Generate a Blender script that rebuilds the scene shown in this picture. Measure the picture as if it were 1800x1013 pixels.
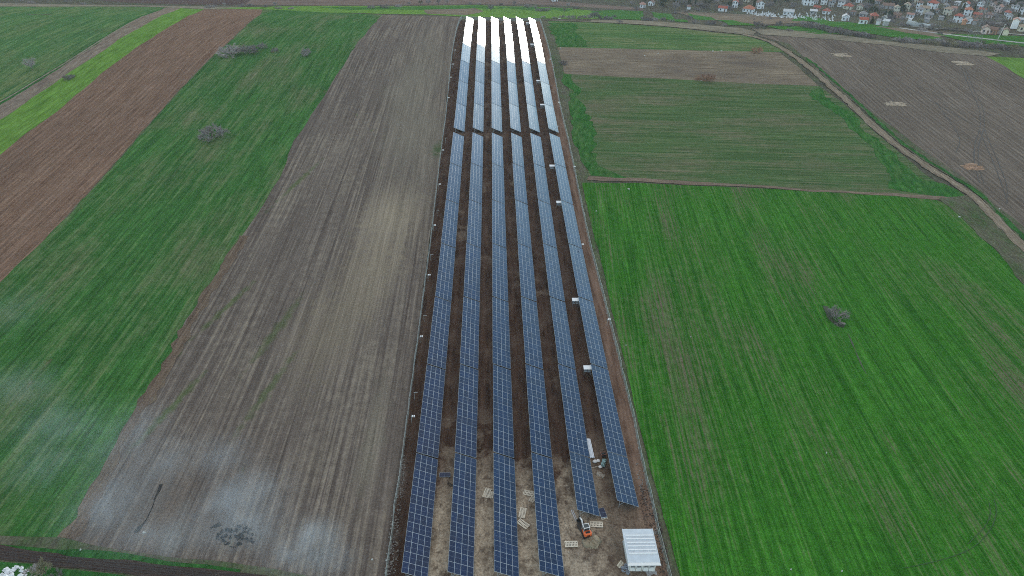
import bpy, bmesh, math, random
import numpy as np
from mathutils import Vector, Matrix, Euler
from mathutils.geometry import delaunay_2d_cdt

random.seed(7)
for o in list(bpy.data.objects):
    bpy.data.objects.remove(o)
SC = bpy.context.scene
COL = SC.collection

# ------------------------------------------------------------------ camera
FPX, PITCH, YAW, ROLL, CAMH = 1250.0, 0.58436, 0.0381, 0.02303, 103.836
_cp, _sp, _cy, _sy = math.cos(PITCH), math.sin(PITCH), math.cos(YAW), math.sin(YAW)
FWD = Vector((_sy * _cp, _cy * _cp, -_sp))
_r = Vector((_cy, -_sy, 0)); _u = _r.cross(FWD)
RIGHT = math.cos(ROLL) * _r + math.sin(ROLL) * _u
UP = -math.sin(ROLL) * _r + math.cos(ROLL) * _u
CAM = Vector((0, 0, CAMH))
cd = bpy.data.cameras.new('camera')
cam = bpy.data.objects.new('camera', cd)
COL.objects.link(cam)
cd.sensor_width = 36.0
cd.lens = FPX / 1800 * 36
cd.clip_start = 1.0
cd.clip_end = 9000
cam.matrix_world = Matrix(((RIGHT.x, UP.x, -FWD.x, 0), (RIGHT.y, UP.y, -FWD.y, 0),
                           (RIGHT.z, UP.z, -FWD.z, CAMH), (0, 0, 0, 1)))
SC.camera = cam

# ------------------------------------------------------------------ sky, sun, exposure
SUN_EL, SUN_AZ = math.radians(4.5), math.radians(11.5)     # azimuth clockwise from +Y
w = bpy.data.worlds.new("World")
SC.world = w
w.use_nodes = True
nt = w.node_tree
bg = nt.nodes['Background']
sky = nt.nodes.new('ShaderNodeTexSky')
sky.sky_type = 'NISHITA'
sky.sun_disc = False
sky.sun_elevation = SUN_EL
sky.sun_rotation = SUN_AZ
sky.altitude = 300
sky.air_density = 1.0
sky.dust_density = 0.0
sky.ozone_density = 2.0
# unseen cloud shaped for its light: greys the sky overhead, leaves it blue low down
tc = nt.nodes.new('ShaderNodeTexCoord')
mp = nt.nodes.new('ShaderNodeMapping'); mp.inputs['Scale'].default_value = (2.2, 2.2, 6.0)
nz = nt.nodes.new('ShaderNodeTexNoise'); nz.inputs['Scale'].default_value = 1.3; nz.inputs['Detail'].default_value = 5
rp = nt.nodes.new('ShaderNodeMapRange')
rp.inputs['From Min'].default_value = 0.36; rp.inputs['From Max'].default_value = 0.66
rp.inputs['To Min'].default_value = 0.72; rp.inputs['To Max'].default_value = 1.0
hsv = nt.nodes.new('ShaderNodeHueSaturation'); hsv.inputs['Saturation'].default_value = 0.05; hsv.inputs['Value'].default_value = 1.6
mx = nt.nodes.new('ShaderNodeMixRGB')
L = nt.links.new
L(tc.outputs['Generated'], mp.inputs['Vector']); L(mp.outputs[0], nz.inputs['Vector'])
sxyz = nt.nodes.new('ShaderNodeSeparateXYZ'); L(tc.outputs['Generated'], sxyz.inputs[0])
el = nt.nodes.new('ShaderNodeMapRange'); el.inputs['From Min'].default_value = .42; el.inputs['From Max'].default_value = .85
el.inputs['To Min'].default_value = .02; el.inputs['To Max'].default_value = 1.0
L(sxyz.outputs['Z'], el.inputs['Value'])
mu = nt.nodes.new('ShaderNodeMath'); mu.operation = 'MULTIPLY'
L(nz.outputs['Fac'], rp.inputs['Value']); L(rp.outputs[0], mu.inputs[0]); L(el.outputs[0], mu.inputs[1]); L(mu.outputs[0], mx.inputs[0])
L(sky.outputs[0], hsv.inputs['Color']); L(sky.outputs[0], mx.inputs[1]); wm = nt.nodes.new('ShaderNodeMixRGB'); wm.blend_type = 'MULTIPLY'; wm.inputs[0].default_value = 1; wm.inputs[2].default_value = (1.10, 1.0, .88, 1)   # cloud lit by a low warm sun
L(hsv.outputs[0], wm.inputs[1]); L(wm.outputs[0], mx.inputs[2])
L(mx.outputs[0], bg.inputs['Color'])
bg.inputs['Strength'].default_value = 0.15
sd = bpy.data.lights.new('sun', 'SUN')
sd.energy = 0.5
sd.angle = math.radians(10)
sd.color = (1.0, 0.93, 0.84)
sun = bpy.data.objects.new('sun', sd)
COL.objects.link(sun)
_sv = Vector((math.sin(SUN_AZ) * math.cos(SUN_EL), math.cos(SUN_AZ) * math.cos(SUN_EL), math.sin(SUN_EL)))
sun.rotation_euler = (-_sv).to_track_quat('-Z', 'Y').to_euler()
sun.location = (0, -20, 140)
vs = SC.view_settings
SC.display_settings.display_device = 'sRGB'
vs.view_transform = 'Standard'
vs.look = 'None'
vs.exposure = 2.1
vs.gamma = 1.0
vs.use_curve_mapping = False
SC.cycles.max_bounces = 6
SC.cycles.diffuse_bounces = 2
SC.cycles.glossy_bounces = 3
SC.cycles.transparent_max_bounces = 24
SC.cycles.volume_bounces = 1
SC.cycles.use_denoising = False
SC.cycles.filter_width = 1.0

# ------------------------------------------------------------------ terrain
_TY = [-600, -200, 0, 40, 71.1, 98.9, 126.7, 154.5, 182.3, 210.1, 237.9, 265.6, 298, 325.8, 353.6, 381.4, 409.2, 436.9, 453.1]
_TZ = [-4, -2.6, -1.9, -1.7, -1.75, -2.85, -3.42, -3.6, -3.46, -3.03, -2.3, -1.6, -.93, .09, 1.46, 2.09, 1.64, .44, -.7]
_RY = _TY + [470, 500, 540, 600, 650, 700, 800, 1000, 1500, 3000, 6000]
_RZ = _TZ + [-2.8, -8.5, -17.5, -30, -36, -36, -28, -8, 25, 70, 90]
_LY = _TY + [470, 500, 540, 600, 650, 700, 800, 1000, 1500, 3000, 6000]
_LZ = _TZ + [-2.6, -6, -9.5, -12, -12, -10, -5, 8, 34, 70, 90]


def _spline(xs, ys):
    xs = np.array(xs, float); ys = np.array(ys, float)
    m = np.gradient(ys, xs)
    t = np.arange(xs[0], xs[-1], 2.0)
    i = np.clip(np.searchsorted(xs, t, 'right') - 1, 0, len(xs) - 2)
    h = xs[i + 1] - xs[i]; s = (t - xs[i]) / h
    v = ((2 * s**3 - 3 * s**2 + 1) * ys[i] + (s**3 - 2 * s**2 + s) * h * m[i]
         + (-2 * s**3 + 3 * s**2) * ys[i + 1] + (s**3 - s**2) * h * m[i + 1])
    return t, v


_tr, _vr = _spline(_RY, _RZ)
_tl, _vl = _spline(_LY, _LZ)


def hgt(x, y):
    x = np.asarray(x, float); y = np.asarray(y, float)
    s = np.clip((x + 150) / 200, 0, 1); s = s * s * (3 - 2 * s)
    return np.interp(y, _tl, _vl) * (1 - s) + np.interp(y, _tr, _vr) * s


def ray(px, py):
    return (FWD + RIGHT * ((px - 900) / FPX) - UP * ((py - 506.5) / FPX)).normalized()


def G(px, py, dz=0.0):
    """where the sight line through a picture point meets the ground (raised by dz)"""
    d = ray(px, py)
    t, st = 20.0, 4.0
    while t < 6000:
        p = CAM + d * t
        if p.z < float(hgt(p.x, p.y)) + dz:
            a, b = t - st, t
            for _ in range(24):
                m = (a + b) / 2
                q = CAM + d * m
                if q.z < float(hgt(q.x, q.y)) + dz: b = m
                else: a = m
            return CAM + d * b
        t += st
    return CAM + d * 6000


def Z(x, y, layer=0.0):
    return float(hgt(x, y)) + layer


def vnoise(x, y, sc, seed=0):
    """value noise, about -1..1"""
    x = np.asarray(x, float) / sc; y = np.asarray(y, float) / sc
    xi = np.floor(x).astype(np.int64); yi = np.floor(y).astype(np.int64)
    fx = x - xi; fy = y - yi
    fx = fx * fx * (3 - 2 * fx); fy = fy * fy * (3 - 2 * fy)
    def r(a, b):
        n = (a * 374761393 + b * 668265263 + seed * 974711) & 0xffffffff
        n = ((n ^ (n >> 13)) * 1274126177) & 0xffffffff
        return ((n ^ (n >> 16)) & 0xffff) / 32767.5 - 1
    return ((r(xi, yi) * (1 - fx) + r(xi + 1, yi) * fx) * (1 - fy)
            + (r(xi, yi + 1) * (1 - fx) + r(xi + 1, yi + 1) * fx) * fy)


# ------------------------------------------------------------------ mesh helpers
class MB:
    """collects boxes, tubes and faces of several materials for ONE mesh"""
    def __init__(s): s.v, s.f, s.m = [], [], []
    def face(s, pts, m=0):
        n = len(s.v); s.v += [tuple(p) for p in pts]; s.f.append(tuple(range(n, n + len(pts)))); s.m.append(m)
    def box(s, c, d, m=0, rz=0.0, M=None, taper=1.0):
        x, y, z = d[0] / 2, d[1] / 2, d[2] / 2
        R = M if M is not None else Matrix.Rotation(rz, 3, 'Z')
        n = len(s.v)
        for a, b, k in ((-1, -1, -1), (1, -1, -1), (1, 1, -1), (-1, 1, -1), (-1, -1, 1), (1, -1, 1), (1, 1, 1), (-1, 1, 1)):
            t = taper if k > 0 else 1
            p = R @ Vector((a * x * t, b * y * t, k * z)) + Vector(c)
            s.v.append(tuple(p))
        for q in ((0, 3, 2, 1), (4, 5, 6, 7), (0, 1, 5, 4), (1, 2, 6, 5), (2, 3, 7, 6), (3, 0, 4, 7)):
            s.f.append(tuple(n + i for i in q)); s.m.append(m)
    def tube(s, a, b, r, r2=None, n=6, m=0, cap=True):
        a, b = Vector(a), Vector(b); d = (b - a).normalized()
        e = d.orthogonal().normalized(); g = d.cross(e); k = len(s.v); r2 = r if r2 is None else r2
        for i in range(n):
            t = 2 * math.pi * i / n
            q = e * math.cos(t) + g * math.sin(t)
            s.v.append(tuple(a + q * r)); s.v.append(tuple(b + q * r2))
        for i in range(n):
            j = (i + 1) % n
            s.f.append((k + 2 * i, k + 2 * j, k + 2 * j + 1, k + 2 * i + 1)); s.m.append(m)
        if cap:
            s.f.append(tuple(k + 2 * i for i in reversed(range(n)))); s.m.append(m)
            s.f.append(tuple(k + 2 * i + 1 for i in range(n))); s.m.append(m)
    def bar(s, a, b, wd, ht, m=0):
        """rectangular bar from a to b"""
        a, b = Vector(a), Vector(b); d = b - a; y = d.normalized()
        x = y.cross(Vector((0, 0, 1)))
        x = Vector((1, 0, 0)) if x.length < 1e-4 else x.normalized()
        z = x.cross(y)
        s.box((a + b) / 2, (wd, d.length, ht), m, M=Matrix((x, y, z)).transposed())
    def blob(s, c, d, m=0, seed=0, rough=.25, rings=5, seg=8):
        rn = random.Random(seed); n = len(s.v)
        for i in range(rings + 1):
            th = math.pi * i / rings
            for j in range(seg):
                ph = 2 * math.pi * j / seg
                k = 1 + rough * (rn.random() - .5) * 2
                s.v.append((c[0] + d[0] * k * math.sin(th) * math.cos(ph), c[1] + d[1] * k * math.sin(th) * math.sin(ph), c[2] + d[2] * k * math.cos(th)))
        for i in range(rings):
            for j in range(seg):
                a = n + i * seg + j; b = n + i * seg + (j + 1) % seg
                s.f.append((a, a + seg, b + seg, b)); s.m.append(m)
    def mesh(s, name, mats, smooth=False):
        me = bpy.data.meshes.new(name)
        me.from_pydata(s.v, [], s.f)
        for m in (mats if isinstance(mats, (list, tuple)) else [mats]): me.materials.append(m)
        me.polygons.foreach_set('material_index', s.m)
        if smooth: me.polygons.foreach_set('use_smooth', [True] * len(s.f))
        me.update()
        return me


def link(name, me, parent=None, loc=None, rot=None, kind=None):
    o = bpy.data.objects.new(name, me)
    COL.objects.link(o)
    if parent is not None: o.parent = parent
    if loc is not None: o.location = loc
    if rot is not None: o.rotation_euler = rot
    if kind: o['kind'] = kind
    return o


def tag(o, label, cat, group=None):
    o['label'] = label; o['category'] = cat
    if group: o['group'] = group
    return o


def thing(name, label, cat, loc, rz=0.0, group=None, rot=None):
    o = bpy.data.objects.new(name, None)
    o.empty_display_size = .5
    COL.objects.link(o)
    o.location = loc
    o.rotation_euler = rot if rot is not None else (0, 0, rz)
    return tag(o, label, cat, group)


# ------------------------------------------------------------------ materials
def simple(name, col, rough=.8, metal=0.0, noise=0.0, nscale=3.0, spec=.3, bump=0.0):
    m = bpy.data.materials.new(name); m.use_nodes = True
    t = m.node_tree; b = t.nodes['Principled BSDF']
    b.inputs['Roughness'].default_value = rough; b.inputs['Metallic'].default_value = metal
    b.inputs['Specular IOR Level'].default_value = spec
    b.inputs['Base Color'].default_value = (*col, 1)
    if noise or bump:
        g = t.nodes.new('ShaderNodeNewGeometry')
        n = t.nodes.new('ShaderNodeTexNoise'); n.inputs['Scale'].default_value = nscale; n.inputs['Detail'].default_value = 4
        t.links.new(g.outputs['Position'], n.inputs['Vector'])
        if noise:
            r = t.nodes.new('ShaderNodeMapRange')
            r.inputs['From Min'].default_value = .3; r.inputs['From Max'].default_value = .7
            r.inputs['To Min'].default_value = 1 - noise; r.inputs['To Max'].default_value = 1 + noise
            x = t.nodes.new('ShaderNodeMixRGB'); x.blend_type = 'MULTIPLY'; x.inputs[0].default_value = 1
            x.inputs[1].default_value = (*col, 1)
            t.links.new(n.outputs['Fac'], r.inputs['Value']); t.links.new(r.outputs[0], x.inputs[2])
            t.links.new(x.outputs[0], b.inputs['Base Color'])
        if bump:
            bp = t.nodes.new('ShaderNodeBump'); bp.inputs['Strength'].default_value = .6; bp.inputs['Distance'].default_value = bump
            t.links.new(n.outputs['Fac'], bp.inputs['Height']); t.links.new(bp.outputs[0], b.inputs['Normal'])
    return m


class NT:
    """small node-graph writer"""
    def __init__(s, name):
        s.mat = bpy.data.materials.new(name); s.mat.use_nodes = True
        s.t = s.mat.node_tree; s.b = s.t.nodes['Principled BSDF']
        s.b.inputs['Roughness'].default_value = 1.0; s.b.inputs['Specular IOR Level'].default_value = 0.0
        s.pos = s.t.nodes.new('ShaderNodeNewGeometry').outputs['Position']
    def n(s, kind, **kw):
        return s.t.nodes.new('ShaderNode' + kind)
    def ln(s, a, b): s.t.links.new(a, b)
    def map(s, vec, rz=0.0, scale=(1, 1, 1), loc=(0, 0, 0)):
        m = s.n('Mapping'); m.inputs['Rotation'].default_value = (0, 0, rz); m.inputs['Scale'].default_value = scale; m.inputs['Location'].default_value = loc
        s.ln(vec, m.inputs['Vector']); return m.outputs[0]
    def noise(s, vec, scale=1.0, detail=3, rough=.55, dist=0.0):
        n = s.n('TexNoise'); n.inputs['Scale'].default_value = scale; n.inputs['Detail'].default_value = detail
        n.inputs['Roughness'].default_value = rough; n.inputs['Distortion'].default_value = dist
        s.ln(vec, n.inputs['Vector']); return n.outputs['Fac']
    def rng(s, v, a, b, c=0.0, d=1.0):
        r = s.n('MapRange'); r.inputs['From Min'].default_value = a; r.inputs['From Max'].default_value = b
        r.inputs['To Min'].default_value = c; r.inputs['To Max'].default_value = d
        s.ln(v, r.inputs['Value']); return r.outputs[0]
    def math(s, op, a, b=None, c=None):
        m = s.n('Math'); m.operation = op
        for i, v in enumerate((a, b, c)):
            if v is None: continue
            if isinstance(v, (int, float)): m.inputs[i].default_value = v
            else: s.ln(v, m.inputs[i])
        return m.outputs[0]
    def mix(s, f, a, b, mode='MIX'):
        x = s.n('MixRGB'); x.blend_type = mode
        for i, v in enumerate((f, a, b)):
            if isinstance(v, (int, float)) and i == 0: x.inputs[0].default_value = v
            elif isinstance(v, tuple): x.inputs[i].default_value = (*v, 1)
            else: s.ln(v, x.inputs[i])
        return x.outputs[0]
    def bump(s, h, dist, strength=.7):
        b = s.n('Bump'); b.inputs['Distance'].default_value = dist; b.inputs['Strength'].default_value = strength
        s.ln(h, b.inputs['Height']); s.ln(b.outputs[0], s.b.inputs['Normal'])


def mat_field(name, A, B, C, ang=0.0, soil=(.5, .7), fine=.7, mid=3.5, patch=22.0, rows=0.0, rowamp=.25, grain=.42, gscale=2.0, streak=.30,
              D=None, dthr=(.62, .75), dpatch=14.0, bump=.12, along=18.0, seed=0.0, blobs=()):
    """ground cover in drilled lines: A/B the two tones of the lines, C what shows in thin places, D stray patches.
    ang = direction of the lines, measured from +Y towards +X"""
    k = NT(name)
    p = k.map(k.pos, rz=ang, loc=(seed * 37, seed * 91, 0))
    nf = k.noise(k.map(p, scale=(1 / fine, 1 / along, 0)), 1, 2)
    nm = k.noise(k.map(p, scale=(1 / mid, 1 / (along * 4), 0)), 1, 4, .6, .2)
    npt = k.noise(k.map(p, scale=(1 / patch, 1 / (patch * 2.2), 0)), 1, 5, .6)
    ng = k.noise(k.map(p, scale=(gscale, gscale, 0)), 1, 3, .7)
    ng2 = k.noise(k.map(p, scale=(gscale / 4.5, gscale / 6, 0)), 1, 3, .6)
    c = k.mix(k.rng(k.math('ADD', k.math('MULTIPLY', nm, .6), k.math('MULTIPLY', nf, .4)), .38, .62), A, B)
    s = k.math('ADD', k.math('MULTIPLY', npt, .42), k.math('ADD', k.math('MULTIPLY', nf, .24), k.math('ADD', k.math('MULTIPLY', nm, .2), k.math('MULTIPLY', ng2, .14))))
    if rows:
        wv = k.n('TexWave'); wv.wave_type = 'BANDS'; wv.bands_direction = 'X'; wv.wave_profile = 'SIN'
        wv.inputs['Scale'].default_value = .31416 / rows; wv.inputs['Distortion'].default_value = 1.2
        wv.inputs['Detail'].default_value = 2; wv.inputs['Detail Scale'].default_value = .4
        k.ln(p, wv.inputs['Vector'])
        s = k.math('ADD', s, k.math('MULTIPLY', k.math('SUBTRACT', wv.outputs['Fac'], .5), rowamp * .2))
    c = k.mix(k.rng(s, soil[0], soil[1]), c, C)
    if D:
        nd = k.noise(k.map(p, scale=(1 / dpatch, 1 / (dpatch * 3), 0), loc=(13, 71, 0)), 1, 5, .65)
        c = k.mix(k.rng(nd, *dthr), c, D)
    for (bx, by, br, bl, bc, ba) in blobs:      # places where the ground itself differs (bare earth, dry grass, ash)
        q = k.map(k.pos, loc=(-bx, -by, 0)); q = k.map(q, rz=ba); q = k.map(q, scale=(1 / br, 1 / bl, 0))
        ln_ = k.n('VectorMath'); ln_.operation = 'LENGTH'; k.ln(q, ln_.inputs[0])
        e = k.math('ADD', ln_.outputs['Value'], k.math('MULTIPLY', k.math('SUBTRACT', k.math('ADD', ng2, npt), 1.0), 2.4))
        c = k.mix(k.rng(e, .25, 1.25, .75, 0), c, bc)
    v = k.math('ADD', k.rng(ng, .25, .75, 1 - grain, 1 + grain), k.rng(ng2, .3, .7, -grain * .4, grain * .4))
    nff = k.noise(k.map(p, scale=(2.2 / fine, 2.0 / along, 0), loc=(5, 3, 0)), 1, 3, .7)
    v = k.math('MULTIPLY', v, k.math('MULTIPLY', k.rng(nff, .32, .68, 1 - streak, 1 + streak), k.rng(nf, .3, .7, 1 - streak * .6, 1 + streak * .6)))
    c = k.mix(1.0, c, v, 'MULTIPLY')
    k.ln(c, k.b.inputs['Base Color'])
    h = k.math('ADD', k.math('MULTIPLY', ng, .6), k.math('ADD', k.math('MULTIPLY', nf, .5), k.math('MULTIPLY', ng2, .5)))
    k.bump(h, bump)
    return k.mat


def world_ang(p1, p2):
    """direction of a line given by two picture points, from +Y towards +X"""
    a, b = G(*p1), G(*p2)
    d = (b - a) if b.y > a.y else (a - b)
    return math.atan2(d.x, d.y)


# ------------------------------------------------------------------ ground sheets
def densify(pts, step, closed=True):
    out = []
    n = len(pts)
    for i in range(n if closed else n - 1):
        a, b = pts[i], pts[(i + 1) % n]
        k = max(1, int((b - a).length / step))
        out += [a.lerp(b, j / k) for j in range(k)]
    if not closed: out.append(pts[-1])
    return out


def sheet(name, pix, mat, layer, step=3.0, grid=9.0, jit=.6, world=False, lift=0.0):
    """a field, road or verge: its outline with an uneven edge, laid over the terrain"""
    pts = [Vector(p) for p in pix] if world else [G(*p).to_2d() for p in pix]
    P = densify(pts, step)
    c = sum(P, Vector((0, 0))) / len(P)
    xs = np.array([p.x for p in P]); ys = np.array([p.y for p in P])
    jx = vnoise(xs, ys, 4.0, 11) * jit * .5 + vnoise(xs, ys, 14.0, 12) * jit
    jy = vnoise(xs, ys, 4.0, 13) * jit * .5 + vnoise(xs, ys, 14.0, 14) * jit
    xs = xs + jx; ys = ys + jy
    V = [Vector((a - c.x, b - c.y)) for a, b in zip(xs, ys)]
    nb = len(V)
    x0, x1, y0, y1 = xs.min(), xs.max(), ys.min(), ys.max()
    g = max(grid, math.sqrt((x1 - x0) * (y1 - y0) / 6000))
    for a in np.arange(x0 + g / 2, x1, g):
        for b in np.arange(y0 + g / 2, y1, g):
            V.append(Vector((a - c.x + random.uniform(-.3, .3) * g, b - c.y + random.uniform(-.3, .3) * g)))
    E_ = [(i, (i + 1) % nb) for i in range(nb)]
    r = delaunay_2d_cdt(V, E_, [list(range(nb))], 1, 1e-4)
    vv, ff = r[0], r[2]
    X = np.array([v.x for v in vv]) + c.x; Y = np.array([v.y for v in vv]) + c.y
    H = hgt(X, Y) + layer * .035 + lift
    me = bpy.data.meshes.new(name)
    fl = []
    for f in ff:
        a, b, d = (vv[i] for i in f[:3])
        fl.append(tuple(f) if (b - a).cross(d - a) > 0 else tuple(reversed(f)))
    me.from_pydata(list(zip(X, Y, H)), [], fl)
    me.materials.append(mat)
    me.polygons.foreach_set('use_smooth', [True] * len(fl))
    me.update()
    return link(name, me, kind='structure')


def ribbon(name, pix, width, mat, layer, step=2.0, jit=.2, world=False, kind='structure', lift=0.0):
    pts = [Vector(p) for p in pix] if world else [G(*p).to_2d() for p in pix]
    # smooth the line
    for _ in range(2):
        q = [pts[0]]
        for a, b in zip(pts, pts[1:]): q += [a.lerp(b, .25), a.lerp(b, .75)]
        q.append(pts[-1]); pts = q
    P = densify(pts, step, False)
    mb = MB(); prev = None
    for i, p in enumerate(P):
        t = (P[min(i + 1, len(P) - 1)] - P[max(i - 1, 0)]).normalized(); nrm = Vector((-t.y, t.x))
        wl = width / 2 + float(vnoise(p.x, p.y, 2.5, 3)) * jit; wr = width / 2 + float(vnoise(p.x, p.y, 2.5, 4)) * jit
        row = []
        for k in (-1, -.33, .33, 1):
            q = p + nrm * (k * (wl if k < 0 else wr))
            row.append((q.x, q.y, Z(q.x, q.y, layer * .035 + lift)))
        if prev:
            for j in range(3):
                mb.face((prev[j + 1], prev[j], row[j], row[j + 1]) if True else ())
        prev = row
    return link(name, mb.mesh(name, mat, True), kind=kind)


# picture outlines of the left hand strips
AE = [(290, 13), (185, 64), (123, 103), (72, 133), (0, 177), (-160, 262)]
BL = [(292, 14), (244, 33), (180, 72), (103, 121), (0, 185), (-160, 272)]
BC = [(318, 15), (257, 44), (180, 90), (115, 133), (51, 177), (0, 212), (-170, 320)]
CD = [(359, 17), (316, 38), (257, 74), (180, 128), (103, 195), (15, 260), (0, 272), (-180, 420)]
DE = [(462, 17), (457, 28), (411, 69), (359, 115), (308, 167), (257, 226), (230, 258), (115, 385), (60, 440), (0, 497), (-190, 680)]
EF = [(674, 27), (659, 42), (635, 68), (615, 95), (603, 117), (560, 185), (517, 250), (491, 315), (426, 416), (386, 477), (330, 562), (286, 655), (217, 758), (172, 849), (131, 924), (112, 948)]
FENCE_L = [(812, 31), (806, 42), (801, 60), (795, 92), (789, 150), (783, 210), (775, 270), (765, 355), (757, 425), (747, 500), (738, 570), (729, 640), (722, 693), (713, 760), (705, 820), (697, 873), (687, 952), (680, 1011), (666, 1105)]
FENCE_R = [(949, 36), (957, 60), (966, 92), (974, 130), (985, 190), (1000, 252), (1018, 340), (1037, 430), (1055, 500), (1076, 580), (1094, 655), (1112, 730), (1127, 805), (1143, 870), (1158, 935), (1174, 1000), (1198, 1100)]

# base ground, to the horizon
c_rough = mat_field('rough_grassland', (.075, .072, .05), (.10, .095, .072), (.06, .085, .035), soil=(.5, .62), fine=2, mid=9, patch=30, along=6,
                    D=(.13, .115, .085), dthr=(.58, .7), grain=.35, gscale=.8, bump=.25)
gx = np.unique(np.concatenate([np.arange(-3000, -400, 100), np.arange(-400, 401, 10), np.arange(500, 3001, 100)]))
gy = np.unique(np.concatenate([np.arange(-600, 0, 50), np.arange(0, 900, 6), np.arange(900, 1500, 30), np.arange(1500, 5801, 150)]))
GX, GY = np.meshgrid(gx, gy)
GZ = hgt(GX, GY)
nx = len(gx)
idx = np.arange(GX.size).reshape(GX.shape)
me = bpy.data.meshes.new('ground')
me.from_pydata(np.stack([GX.ravel(), GY.ravel(), GZ.ravel()], 1).tolist(), [],
               np.stack([idx[:-1, :-1].ravel(), idx[:-1, 1:].ravel(), idx[1:, 1:].ravel(), idx[1:, :-1].ravel()], 1).tolist())
me.materials.append(c_rough)
me.polygons.foreach_set('use_smooth', [True] * len(me.polygons))
link('ground', me, kind='structure')

angL = world_ang((257, 226), (411, 69))
angE = world_ang((330, 562), (560, 185))
angF = world_ang((420, 600), (600, 200))
angM = world_ang((1330, 450), (1500, 800))
angO = world_ang((1500, 130), (1700, 300))

grA = (.028, .085, .022); grB = (.042, .118, .028)
m_wheat_far = mat_field('wheat_far', (.046, .124, .036), (.070, .162, .048), (.135, .155, .066), angL, soil=(.48, .64), fine=1.6, mid=6, patch=26, along=30, seed=1)
m_wheat = mat_field('wheat_left', (.030, .106, .023), (.052, .146, .034), (.128, .130, .072), angE, soil=(.48, .65), fine=1.1, mid=5, patch=24, along=30, seed=2,
                    D=(.13, .11, .06), dthr=(.68, .78), dpatch=7)
m_bright = mat_field('young_grass', (.095, .205, .032), (.125, .235, .040), (.085, .165, .036), angL, soil=(.52, .7), fine=2, mid=8, patch=28, along=20, seed=3, grain=.2)
m_fallow = mat_field('fallow_strip', (.175, .135, .105), (.215, .172, .13), (.13, .135, .075), angL, soil=(.52, .64), fine=1.5, mid=4, patch=20, along=18, seed=4)
m_plough = mat_field('ploughed_left', (.158, .094, .064), (.218, .138, .096), (.115, .074, .054), angL, soil=(.48, .68), fine=.9, mid=2.6, patch=40, along=26, seed=5, rows=2.2, rowamp=.5, grain=.38, gscale=1.6, bump=.25)
m_crop = mat_field('drilled_crop', (.021, .104, .010), (.048, .180, .020), (.115, .095, .066), angM, soil=(.50, .64), fine=.55, mid=2.4, patch=26, along=26, seed=7, rows=.95, rowamp=.3, grain=.5, gscale=2.8, streak=.24, bump=.2)
m_midgreen = mat_field('thin_wheat', (.050, .106, .034), (.084, .132, .048), (.14, .125, .078), math.pi / 2 + .045, soil=(.47, .62), fine=1.0, mid=3.2, patch=22, along=40, seed=8, grain=.3)
m_topgreen = mat_field('wheat_top', (.052, .13, .036), (.10, .155, .054), (.165, .165, .08), math.pi / 2 + .05, soil=(.50, .62), fine=2.0, mid=6, patch=24, along=40, seed=9)
m_edgegreen = mat_field('dense_wheat', (.022, .104, .018), (.036, .132, .024), (.060, .110, .036), .2, soil=(.48, .64), fine=2, mid=5, patch=10, along=8, seed=25)
m_deepgreen = mat_field('lush_grass', (.022, .090, .020), (.034, .115, .026), (.05, .085, .03), 0, soil=(.55, .7), fine=2, mid=5, patch=16, along=8, seed=10)
m_dry = mat_field('dry_weeds', (.17, .132, .096), (.245, .196, .135), (.12, .096, .076), math.pi / 2 + .04, soil=(.46, .6), fine=1.6, mid=4, patch=16, along=22, seed=11, grain=.3, gscale=1.2)
m_oplough = mat_field('ploughed_right', (.130, .105, .084), (.19, .155, .124), (.095, .078, .062), angO, soil=(.46, .62), fine=.9, mid=3, patch=34, along=40, seed=12, grain=.3, streak=.34, rows=2.2, rowamp=.5, D=(.085, .10, .05), dthr=(.66, .8), dpatch=12)
m_brownstrip = mat_field('bare_headland', (.165, .118, .088), (.20, .15, .112), (.12, .10, .07), math.pi / 2, soil=(.52, .68), fine=.8, mid=3, patch=12, along=14, seed=13)
m_verge = mat_field('rough_verge', (.10, .098, .065), (.13, .122, .085), (.05, .085, .03), 0, soil=(.46, .6), fine=1.0, mid=3, patch=9, along=5, seed=14, grain=.4, gscale=1.6)
m_road = mat_field('dirt_road', (.20, .16, .115), (.27, .22, .16), (.14, .125, .085), 0, soil=(.5, .66), fine=.8, mid=2, patch=10, along=12, seed=15)
m_darkroad = mat_field('wet_dirt_road', (.058, .043, .036), (.078, .058, .050), (.045, .034, .030), math.pi / 2 - .06, soil=(.46, .62), fine=.5, mid=1.6, patch=9, along=14, seed=16, grain=.25)
m_farbrown = mat_field('far_plough', (.155, .112, .092), (.185, .138, .112), (.135, .098, .08), math.pi / 2, soil=(.45, .65), fine=3, mid=9, patch=60, along=60, seed=17, grain=.15, gscale=.7)
m_farpurple = mat_field('far_dark_plough', (.085, .058, .052), (.105, .075, .066), (.075, .052, .048), math.pi / 2, soil=(.45, .65), fine=3, mid=9, patch=60, along=60, seed=18, grain=.15, gscale=.7)
m_straw = mat_field('dry_bank', (.19, .165, .12), (.24, .21, .155), (.13, .12, .085), math.pi / 2, soil=(.5, .64), fine=2, mid=5, patch=14, along=9, seed=19, grain=.3, gscale=1)
m_valgreen = mat_field('valley_grass', (.035, .125, .022), (.05, .155, .028), (.075, .12, .04), 1.2, soil=(.54, .7), fine=3, mid=8, patch=34, along=30, seed=20, grain=.2)

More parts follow.
